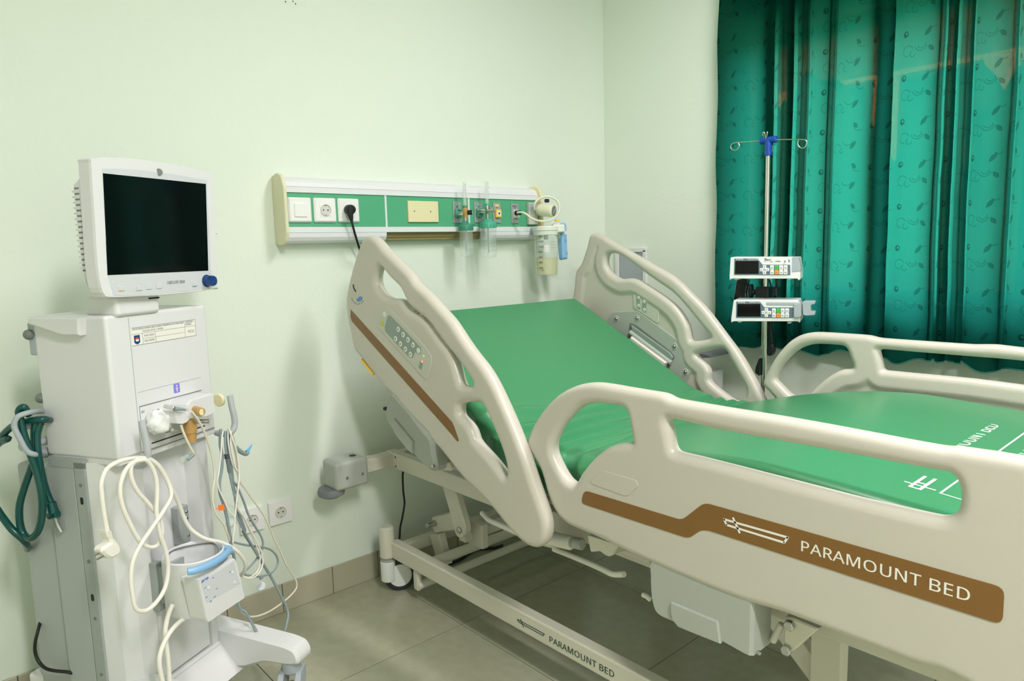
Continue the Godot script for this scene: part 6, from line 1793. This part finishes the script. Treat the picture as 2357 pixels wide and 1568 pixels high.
func cables() -> void:
	var a := cart_thing("power_lead", "thick white power cord coiled on the left hook with a two pin plug", "cord")
	obj("cord", cord([-0.095, 0.69, 0.03, -0.097, 0.7, 0.03, -0.1, 0.732, 0.03, -0.101, 0.777, 0.03, -0.098, 0.81, 0.03, -0.079, 0.835, 0.03, -0.04, 0.841, 0.03, 0.002, 0.834, 0.03, 0.035, 0.821, 0.034, 0.07, 0.784, 0.03, 0.103, 0.729, 0.02, 0.13, 0.673, 0.012, 0.144, 0.627, 0.012, 0.158, 0.592, 0.02, 0.18, 0.563, 0.04, 0.218, 0.538, 0.06, 0.249, 0.505, 0.075, 0.277, 0.462, 0.075, 0.292, 0.428, 0.06, 0.31, 0.402, 0.03, 0.325, 0.394, 0], 0.0052, 6, 10), M.cable_white, a)
	obj("coil", cord([0.009, 0.83, 0.045, -0.024, 0.833, 0.046, -0.05, 0.819, 0.046, -0.066, 0.788, 0.046, -0.066, 0.748, 0.046, -0.051, 0.697, 0.046, -0.028, 0.643, 0.046, -0, 0.617, 0.046, 0.024, 0.616, 0.046, 0.037, 0.636, 0.046, 0.035, 0.673, 0.046, 0.006, 0.722, 0.046, -0.022, 0.764, 0.046, -0.034, 0.8, 0.046, -0.031, 0.826, 0.046, -0.011, 0.836, 0.044], 0.0052, 6, 10), M.cable_white, a)
	obj("coil", cord([0.002, 0.832, 0.058, 0.016, 0.808, 0.058, 0.024, 0.773, 0.058, 0.021, 0.736, 0.058, 0.015, 0.696, 0.058, 0.019, 0.647, 0.058, 0.031, 0.599, 0.058, 0.034, 0.554, 0.058, 0.021, 0.511, 0.058, -0.005, 0.488, 0.058, -0.039, 0.48, 0.058, -0.067, 0.498, 0.058, -0.073, 0.538, 0.058, -0.072, 0.579, 0.058, -0.061, 0.615, 0.058, -0.038, 0.643, 0.06, -0.003, 0.67, 0.061, 0.035, 0.698, 0.061, 0.063, 0.724, 0.058, 0.064, 0.759, 0.05, 0.04, 0.805, 0.05, 0.018, 0.828, 0.05], 0.0052, 6, 10), M.cable_white, a)
	var pl := obj("plug", plate(smooth2(p2([-0.11, 0.703, -0.096, 0.695, -0.093, 0.678, -0.082, 0.661, -0.078, 0.645, -0.084, 0.636, -0.1, 0.634, -0.11, 0.637, -0.127, 0.659, -0.123, 0.669, -0.103, 0.672, -0.107, 0.686]), 2), Transform3D(Basis(), Vector3(0, 0, 0.022)), 0.024, 0.005), M.cable_white, a, "white angled two pin plug")
	obj("pin", rod(Vector3(-0.12, 0.653, 0.03), Vector3(-0.137, 0.654, 0.03), 0.0022, 10, 0.0005), M.steel, pl)
	obj("pin", rod(Vector3(-0.12, 0.647, 0.04), Vector3(-0.138, 0.647, 0.04), 0.0022, 10, 0.0005), M.steel, pl)
	# heater on the column
	var h := cart_thing("humidifier_heater", "white humidifier heater with round well and light blue handle on the ventilator", "humidifier")
	var cx := 0.128
	var cz := 0.045
	var bd := MB.new()
	var hp := MB.new()
	hp.lathe(p2([0.0, 0.405, 0.070, 0.405, 0.074, 0.410, 0.074, 0.535, 0.0745, 0.548, 0.071, 0.551, 0.068, 0.546, 0.066, 0.49, 0.0, 0.488]), Transform3D(Basis(), Vector3(cx, 0, cz)), 40)
	obj("well", hp, M.machine, h)
	obj("well_rim", rod(Vector3(cx, 0.488, cz), Vector3(cx, 0.4895, cz), 0.0655, 36), M.machine_strip, h, "grey heater plate")
	var bl := MB.new()
	bl.tube(curve(p3([cx - 0.067, 0.545, cz, cx, 0.5455, cz - 0.067, cx + 0.067, 0.545, cz, cx, 0.5455, cz + 0.067]), 10, true), 0.002, 6, true)
	obj("seal", bl, M.grey_rubber, h)
	obj("control_box", plate(rounded(p2([0.046, 0.527, 0.1, 0.525, 0.174, 0.524, 0.179, 0.512, 0.19, 0.457, 0.199, 0.403, 0.131, 0.404, 0.066, 0.405, 0.061, 0.416, 0.052, 0.48]), 0.003), Transform3D(Basis(), Vector3(0, 0, 0.085)), 0.05, 0.004), M.machine, h)
	obj("control_face", plate(rounded(p2([0.053, 0.517, 0.167, 0.518, 0.185, 0.449, 0.065, 0.457]), 0.002), Transform3D(Basis(), Vector3(0, 0, 0.1345)), 0.0012), M.bezel_grey, h)
	obj("back_mount", bx(0.085, 0.17, 0.42, 0.52, -0.055, -0.015, 0.004), M.machine_strip, h)
	var f := Transform3D(Basis(), Vector3(0, 0, 0.1358))
	for q in [[0.076, 0.491], [0.16, 0.492], [0.166, 0.462]]:
		obj("key", rod(Vector3(q[0], q[1], 0.1355), Vector3(q[0], q[1], 0.1375), 0.0045, 14, 0.0006), M.machine, h)
	for q in [[0.056, 0.514], [0.091, 0.509], [0.063, 0.496], [0.1, 0.476], [0.064, 0.471], [0.077, 0.454], [0.091, 0.459], [0.15, 0.497]]:
		obj("printed_mark", box(Vector3(q[0] + 0.002, q[1], 0.1358), Vector3(0.007, 0.0022, 0.0004), 0.0001, 1), M.print_blue, h)
	var hm := words("Fisher & Paykel", 0.006, M.print_blue, Transform3D(Basis(), Vector3(0.055, 0.514, 0.136)), h)
	fit(hm, 0.022)
	var hd := MB.new()
	hd.tube(curve(p3([0.023, 0.557, 0.128, 0.036, 0.555, 0.138, 0.062, 0.552, 0.142, 0.097, 0.548, 0.14, 0.138, 0.544, 0.13, 0.178, 0.538, 0.112]), 6), 0.0095, 12)
	obj("handle", hd, M.sky_blue, h, "light blue handle")
	obj("handle_end", box(Vector3(0.185, 0.539, 0.1), Vector3(0.016, 0.018, 0.03), 0.003, 2), M.sky_blue, h)
	# heater cords
	var hc := cart_thing("heater_lead", "white cord hanging below the humidifier heater toward the floor", "cord")
	obj("cord", cord([0.054, 0.445, 0.04, 0.036, 0.422, 0.04, 0.019, 0.387, 0.045, 0.015, 0.326, 0.05, 0.013, 0.268, 0.05, 0.009, 0.228, 0.05, 0.06, 0.12, 0.05], 0.0058, 6, 10), M.cable_white, hc)
	obj("cord", cord([0.087, 0.403, 0.06, 0.043, 0.402, 0.06, 0.005, 0.383, 0.06, -0.019, 0.347, 0.06, -0.017, 0.292, 0.06, -0.005, 0.245, 0.06, 0.055, 0.11, 0.07], 0.0058, 6, 10), M.cable_white, hc)
	# flow sensor cable from the front of the case down past the tag
	var fc := cart_thing("sensor_cable", "cream sensor cable from the metal plug on the case with an orange tag", "cable", "cables hanging from the ventilator")
	obj("cable", cord([0.153, 0.913, 0.056, 0.171, 0.888, 0.056, 0.195, 0.851, 0.05, 0.212, 0.815, 0.045, 0.225, 0.78, 0.04, 0.236, 0.738, 0.035, 0.234, 0.709, 0.035, 0.224, 0.678, 0.035, 0.222, 0.644, 0.035, 0.23, 0.611, 0.035, 0.253, 0.575, 0.035, 0.265, 0.542, 0.035, 0.276, 0.517, 0.03], 0.0028, 6, 8), M.cable_cream, fc)
	obj("tag", plate(p2([0.237, 0.634, 0.259, 0.629, 0.26, 0.614, 0.239, 0.617]), Transform3D(Basis(), Vector3(0, 0, 0.036)), 0.001), M.orange_tag, fc, "orange paper tag")
	obj("tag_tie", rod(Vector3(0.223, 0.628, 0.036), Vector3(0.238, 0.625, 0.037), 0.0012, 6), M.orange_tag, fc)
	var sc := cart_thing("sampling_line", "short cream line ending in a clear connector under the case", "cable", "cables hanging from the ventilator")
	obj("cable", cord([0.125, 0.883, 0.046, 0.131, 0.863, 0.046, 0.14, 0.84, 0.046, 0.153, 0.813, 0.045, 0.16, 0.801, 0.044], 0.003, 5, 8), M.cable_cream, sc)
	obj("connector", rod(Vector3(0.16, 0.798, 0.044), Vector3(0.137, 0.791, 0.044), 0.0045, 12, 0.001), M.cable_grey, sc)
	obj("connector_shell", rod(Vector3(0.142, 0.797, 0.04), Vector3(0.118, 0.792, 0.04), 0.0085, 14, 0.001), M.clear, sc)
	# cables over the right hook
	cable("grey_cable", "thick grey cable from the right hook that loops near the floor", M.cable_grey, 0.0042, [0.277, 0.834, 0.03, 0.271, 0.796, 0.03, 0.274, 0.763, 0.03, 0.269, 0.727, 0.03, 0.256, 0.691, 0.03, 0.255, 0.662, 0.03, 0.264, 0.628, 0.03, 0.271, 0.595, 0.03, 0.277, 0.555, 0.03, 0.28, 0.515, 0.03, 0.281, 0.481, 0.03, 0.288, 0.463, 0.03, 0.29, 0.324, 0.03, 0.303, 0.296, 0.04, 0.311, 0.264, 0.05, 0.32, 0.228, 0.06, 0.34, 0.187, 0.06, 0.359, 0.16, 0.06, 0.379, 0.146, 0.06, 0.402, 0.143, 0.06, 0.43, 0.155, 0.06, 0.452, 0.18, 0.06, 0.475, 0.204, 0.05, 0.475, 0.234, 0.04, 0.461, 0.284, 0.03, 0.443, 0.337, 0.02, 0.41, 0.395, 0.02, 0.378, 0.454, 0.02, 0.343, 0.515, 0.02, 0.35, 0.517, 0.02, 0.328, 0.583, 0.02, 0.322, 0.627, 0.02, 0.317, 0.685, 0.02, 0.318, 0.757, 0.02, 0.315, 0.808, 0.02])
	cable("white_cable", "thin white cable from the right hook that loops back up above the heater", M.cable_white, 0.0022, [0.276, 0.829, 0.038, 0.267, 0.81, 0.04, 0.259, 0.768, 0.04, 0.247, 0.725, 0.04, 0.239, 0.702, 0.04, 0.242, 0.677, 0.04, 0.258, 0.639, 0.04, 0.271, 0.606, 0.04, 0.292, 0.573, 0.04, 0.276, 0.514, 0.04, 0.282, 0.536, 0.04, 0.301, 0.611, 0.04, 0.314, 0.657, 0.04, 0.323, 0.706, 0.04, 0.32, 0.758, 0.04, 0.307, 0.799, 0.04, 0.301, 0.83, 0.036])
	cable("white_cable", "thin white cable that curls behind the heater, inside its twin", M.cable_white, 0.0022, [0.304, 0.824, 0.03, 0.299, 0.788, 0.032, 0.308, 0.73, 0.032, 0.327, 0.688, 0.032, 0.321, 0.654, 0.032, 0.308, 0.62, 0.032, 0.311, 0.598, 0.032, 0.33, 0.568, 0.032, 0.348, 0.532, 0.032, 0.369, 0.484, 0.032, 0.384, 0.445, 0.032, 0.391, 0.417, 0.032, 0.39, 0.414, 0.032, 0.381, 0.389, 0.032, 0.363, 0.379, 0.032, 0.338, 0.381, 0.032, 0.31, 0.398, 0.03])
	cable("white_cable", "thin white cable that curls behind the heater, outside its twin", M.cable_white, 0.0022, [0.31, 0.82, 0.036, 0.303, 0.782, 0.036, 0.313, 0.719, 0.036, 0.328, 0.689, 0.036, 0.317, 0.646, 0.036, 0.307, 0.618, 0.036, 0.315, 0.592, 0.036, 0.335, 0.561, 0.036, 0.35, 0.527, 0.036, 0.372, 0.483, 0.036, 0.391, 0.442, 0.036, 0.394, 0.437, 0.036, 0.397, 0.403, 0.036, 0.384, 0.382, 0.036, 0.362, 0.374, 0.036, 0.333, 0.381, 0.036, 0.309, 0.396, 0.034])
	cable("cream_cable", "long cream cable that swings out right over the wall sockets", M.cable_cream, 0.0026, [0.307, 0.827, 0.026, 0.32, 0.792, 0.028, 0.327, 0.747, 0.03, 0.333, 0.676, 0.03, 0.355, 0.638, 0.03, 0.387, 0.589, 0.03, 0.421, 0.539, 0.03, 0.45, 0.476, 0.03, 0.464, 0.44, 0.03, 0.487, 0.393, 0.03, 0.506, 0.347, 0.03, 0.539, 0.291, 0.03, 0.553, 0.26, 0.03, 0.543, 0.242, 0.03, 0.498, 0.234, 0.03, 0.428, 0.235, 0.03, 0.368, 0.248, 0.03, 0.324, 0.27, 0.03, 0.295, 0.304, 0.03, 0.292, 0.323, 0.03])
	cable("grey_cable", "grey lead that makes a wide loop with a small round tag", M.cable_grey, 0.003, [0.305, 0.811, 0.022, 0.309, 0.693, 0.022, 0.33, 0.656, 0.022, 0.353, 0.601, 0.022, 0.367, 0.558, 0.022, 0.396, 0.504, 0.022, 0.405, 0.49, 0.022, 0.419, 0.458, 0.022, 0.416, 0.435, 0.022, 0.397, 0.419, 0.022, 0.361, 0.405, 0.022, 0.331, 0.395, 0.022, 0.364, 0.372, 0.024, 0.404, 0.353, 0.024, 0.448, 0.345, 0.024, 0.475, 0.357, 0.024, 0.475, 0.382, 0.024, 0.451, 0.414, 0.024, 0.41, 0.441, 0.024, 0.35, 0.472, 0.024, 0.303, 0.5, 0.022])
	cable("grey_cable", "dark grey lead with a thick plug halfway down from the right hook", M.cable_grey, 0.0028, [0.288, 0.826, 0.034, 0.283, 0.793, 0.036, 0.283, 0.765, 0.036, 0.286, 0.742, 0.036, 0.289, 0.711, 0.036, 0.294, 0.679, 0.036, 0.301, 0.641, 0.036, 0.305, 0.619, 0.036, 0.303, 0.584, 0.036, 0.316, 0.551, 0.036, 0.347, 0.498, 0.03, 0.372, 0.45, 0.03, 0.385, 0.423, 0.03])
	var pj := cart_thing("cable_connector", "grey inline cable plug hanging below the right hook", "connector")
	var pm := MB.new()
	pm.tube(curve(p3([0.281, 0.764, 0.038, 0.283, 0.751, 0.038, 0.286, 0.732, 0.038, 0.288, 0.711, 0.038]), 4), 0.0052, 12)
	obj("connector_body", pm, mat("connector_grey", c8(110, 122, 130), 0.4), pj)
	for k in 4:
		obj("ridge", box(Vector3(0.281, 0.762, 0.038) + Vector3(0.0005 * k, -0.0035 * k, 0), Vector3(0.011, 0.0016, 0.011), 0.0006, 1), M.black_plastic, pj)
	var bp := cart_thing("sensor_probe", "grey angled probe with light blue tip sticking out beside the right hook", "probe")
	obj("probe_body", cord([0.329, 0.768, 0.03, 0.341, 0.756, 0.03, 0.356, 0.744, 0.03, 0.368, 0.738, 0.03, 0.375, 0.741, 0.03], 0.0062, 5, 12), M.cable_grey, bp)
	var tip := MB.new()
	tip.tube(p3([0.372, 0.743, 0.03, 0.382, 0.749, 0.03, 0.395, 0.758, 0.03]), 0.0055, 10, false, 0.0015)
	obj("probe_tip", tip, mat("tip_blue", c8(80, 176, 222), 0.35), bp, "light blue tip")
	obj("probe_cable", cord([0.329, 0.768, 0.03, 0.329, 0.785, 0.03, 0.323, 0.804, 0.03, 0.312, 0.82, 0.03], 0.002, 5, 8), M.cable_cream, bp)
	var cb := cart_thing("clear_bag", "small clear plastic ring and bag among the hanging cables", "plastic bag")
	var ring := MB.new()
	ring.tube(curve(p3([0.275, 0.615, 0.03, 0.287, 0.615, 0.03, 0.299, 0.608, 0.03, 0.299, 0.598, 0.03, 0.295, 0.586, 0.03, 0.281, 0.587, 0.03, 0.273, 0.6, 0.03]), 4, true), 0.0028, 8, true)
	obj("ring", ring, M.clear, cb)
	var bg := MB.new()
	var nz := FastNoiseLite.new()
	nz.seed = 21
	nz.frequency = 45.0
	var gp := PackedVector3Array()
	var c0 := Vector3(0.289, 0.566, 0.03)
	for j in 9:
		for i in 16:
			var an := TAU * i / 16
			var bb := PI * j / 8 - PI / 2
			var d := Vector3(cos(bb) * sin(an), sin(bb), cos(bb) * cos(an))
			gp.append(c0 + d * Vector3(0.017, 0.016, 0.012) * (1.0 + 0.7 * nz.get_noise_3dv(d * 0.04)))
	bg.grid(gp, 16, 9, true)
	obj("bag", bg, M.clear, cb)
	var tg := cart_thing("cable_tag", "small round clear tag clipped on a grey loop near the skirting", "tag")
	obj("clip", box(Vector3(0.399, 0.352, 0.024), Vector3(0.012, 0.011, 0.008), 0.002, 2), M.cable_grey, tg)
	obj("disc", rod(Vector3(0.396, 0.326, 0.023), Vector3(0.393, 0.328, 0.026), 0.0125, 24, 0.001), mat("tag_clear", c8(196, 204, 206), 0.3), tg)
	for k in 4:
		obj("printed_line", box(Vector3(0.38, 0.333, 0.026) + Vector3(0.0048 * k, 0, 0), Vector3(0.001, 0.014, 0.0004), 0.0001, 1), M.print_grey, tg)
	# green oxygen hose on the rear fittings
	var gh := cart_thing("oxygen_hose", "dark green rubber oxygen hose looped on the rear hook of the ventilator", "hose")
	obj("hose", cord([-0.03, 0.826, -0.416, -0.03, 0.852, -0.379, -0.035, 0.868, -0.338, -0.03, 0.862, -0.375, -0.035, 0.898, -0.322, -0.04, 0.915, -0.267, -0.03, 0.921, -0.222, 0, 0.911, -0.237], 0.0085, 6, 12), M.hose_green, gh)
	obj("hose", cord([-0.035, 0.932, -0.258, -0.05, 0.954, -0.251, -0.055, 0.946, -0.261, -0.055, 0.923, -0.26, -0.055, 0.881, -0.253, -0.05, 0.833, -0.245, -0.045, 0.789, -0.239, -0.045, 0.742, -0.232, -0.045, 0.694, -0.237, -0.045, 0.648, -0.255, -0.045, 0.621, -0.285, -0.045, 0.627, -0.31, -0.045, 0.656, -0.319, -0.045, 0.701, -0.313, -0.04, 0.744, -0.298, -0.035, 0.793, -0.274, -0.03, 0.831, -0.259, -0.03, 0.87, -0.256, -0.03, 0.903, -0.249, -0.02, 0.92, -0.248], 0.0085, 6, 12), M.hose_green, gh)
	obj("hose", cord([-0.02, 0.913, -0.24, -0.03, 0.88, -0.245, -0.035, 0.834, -0.242, -0.03, 0.775, -0.244, -0.022, 0.733, -0.246, -0.02, 0.704, -0.237], 0.0085, 6, 12), M.hose_green, gh)
	obj("hose", cord([-0.06, 0.723, -0.396, -0.06, 0.682, -0.363, -0.06, 0.646, -0.329, -0.05, 0.621, -0.314, -0.03, 0.594, -0.326, 0, 0.564, -0.367], 0.0085, 6, 12), M.hose_green, gh)
	var ho := obj("hose_coupling", rod(Vector3(-0.02, 0.709, -0.239), Vector3(-0.02, 0.68, -0.231), 0.0115, 16, 0.002), M.hose_green, gh)
	obj("coupling_ring", rod(Vector3(-0.02, 0.672, -0.249), Vector3(-0.02, 0.681, -0.218), 0.009, 14, 0.002), M.hose_green, ho)
	obj("coupling_tip", cord([-0.02, 0.68, -0.231, -0.018, 0.655, -0.228, -0.016, 0.633, -0.219], 0.0052, 4, 12), M.steel, ho)
	var gk := cart_thing("rear_hook", "light grey hose hook at the back of the ventilator", "hook")
	obj("hook", cord([0.02, 0.928, -0.273, -0.03, 0.939, -0.245, -0.055, 0.94, -0.243, -0.07, 0.934, -0.249, -0.075, 0.914, -0.255, -0.07, 0.885, -0.25, -0.06, 0.85, -0.244, -0.04, 0.835, -0.242, 0.02, 0.812, -0.291], 0.0065, 6, 12), M.pump_grey, gk)
	var bc := cart_thing("floor_lead", "black power cord curving from the ventilator side to the floor", "cord")
	obj("cord", cord([0.01, 0.358, -0.368, -0.01, 0.346, -0.352, -0.02, 0.322, -0.352, -0.02, 0.292, -0.357, -0.02, 0.268, -0.348, -0.02, 0.253, -0.326, -0.015, 0.248, -0.299, -0.01, 0.248, -0.263, 0.01, 0.231, -0.252], 0.0042, 6, 10), M.cable_black, bc)

func cable(called: String, label: String, m: Material, r: float, pts: Array) -> void:
	var t := cart_thing(called, label, "cable", "cables hanging from the ventilator")
	obj("cable", cord(pts, r, 5, 8), m, t)

# ------------------------------------------------------------------ small things
func small_things() -> void:
	var bx0 := thing("bed_power_lead", "black bed power cord hanging from the head frame behind the caster", "cord", Vector3(-1.37, 0.0, 0.08))
	obj("cord", cord([-1.3231, 0.4446, 0.085, -1.3294, 0.4166, 0.085, -1.3303, 0.3517, 0.085, -1.3275, 0.3033, 0.085, -1.3439, 0.2495, 0.09, -1.3592, 0.2136, 0.095, -1.3681, 0.173, 0.1, -1.40, 0.10, 0.12, -1.36, 0.012, 0.16, -1.30, 0.007, 0.2], 0.0042, 6, 10), M.cable_black, bx0)
	var fc := thing("black_floor_lead", "black cord lying on the tiles under the bed head", "cord", Vector3(-1.1, 0.0, 0.2))
	obj("cord", cord([-1.1728, 0.008, 0.1267, -1.1435, 0.008, 0.1323, -1.0968, 0.008, 0.1306, -1.0358, 0.008, 0.1119, -0.9887, 0.008, 0.1026, -0.9707, 0.008, 0.1102, -0.9507, 0.008, 0.1252, -0.9193, 0.008, 0.1463, -0.8777, 0.008, 0.151], 0.0062, 5, 10), M.cable_black, fc)
	# framed grey panel on the window wall
	var wb := thing("wall_panel", "grey wall panel in a white frame low beside the curtain", "panel", Vector3(-0.0, 1.0, 0.2))
	var q := p2([0.0967, 1.2827, 0.2693, 1.268, 0.2593, 1.106])
	var y1 := q[0].y
	var za := 0.075
	var zb := q[1].x
	var fr := MB.new()
	fr.rbox(Vector3(-0.008, y1 - 0.010, (za + zb) / 2), Vector3(0.015, 0.022, zb - za), 0.003)
	fr.rbox(Vector3(-0.008, 0.97, (za + zb) / 2), Vector3(0.015, 0.022, zb - za), 0.003)
	fr.rbox(Vector3(-0.008, (y1 + 0.97) / 2, za + 0.011), Vector3(0.015, y1 - 0.99, 0.022), 0.003)
	fr.rbox(Vector3(-0.008, (y1 + 0.97) / 2, zb - 0.011), Vector3(0.015, y1 - 0.99, 0.022), 0.003)
	obj("frame", fr, M.frame_white, wb)
	obj("panel", bx(-0.008, -0.001, 0.975, y1 - 0.012, za + 0.012, zb - 0.012, 0.001), M.pump_grey, wb)
	# white bin with a grey lid by the window wall
	var bn := thing("pedal_bin", "white bin with a grey lid by the window wall behind the far rail", "bin", Vector3(-0.16, 0, 0.60))
	var bb := MB.new()
	var bp := PackedVector3Array()
	var bo := rrect(-0.13, 0.13, -0.12, 0.12, 0.035, 5)
	for k in 6:
		var y: float = [0.004, 0.02, 0.5, 0.70, 0.735, 0.742][k]
		var s: float = [0.82, 0.86, 0.96, 1.0, 1.0, 0.97][k]
		for c in bo:
			bp.append(Vector3(-0.16 + c.x * s, y, 0.60 - c.y * s))
	bb.grid(bp, bo.size(), 6, true)
	obj("bin_body", bb, M.bin_white, bn)
	obj("lid", plate(smooth2(p2([0.6885, 0.831, 0.7376, 0.8399, 0.7737, 0.8389, 0.7897, 0.8292, 0.7699, 0.8227, 0.7338, 0.8191, 0.7092, 0.8204, 0.6948, 0.8208]), 2), Transform3D(XL, Vector3(-0.06, 0, 0)), 0.20, 0.01), M.grey_rubber, bn, "grey lid")
	# marks on the back wall
	var kn := thing("wall_sticker", "tiny white square sticker on the wall right of the screen", "sticker", Vector3(-1.948, 1.378, 0))
	obj("sticker", box(Vector3(-1.9487, 1.3779, 0.002), Vector3(0.010, 0.011, 0.004), 0.001, 1), M.print_white, kn)
	var n := 0
	for p in [[656, 3], [673, 4], [679, 8]]:
		n += 1
	for hh in [[-1.6525, 2.1571, 0], [-1.6253, 2.1639, 0], [-1.6163, 2.1572, 0]]:
		var tt := obj("screw_hole", rod(Vector3(hh[0], hh[1], 0.0002), Vector3(hh[0], hh[1], 0.0015), 0.0022, 10), M.dark_slot)
		tag(tt, "tiny black screw hole high on the pale green back wall", "hole", "screw holes high on the wall")
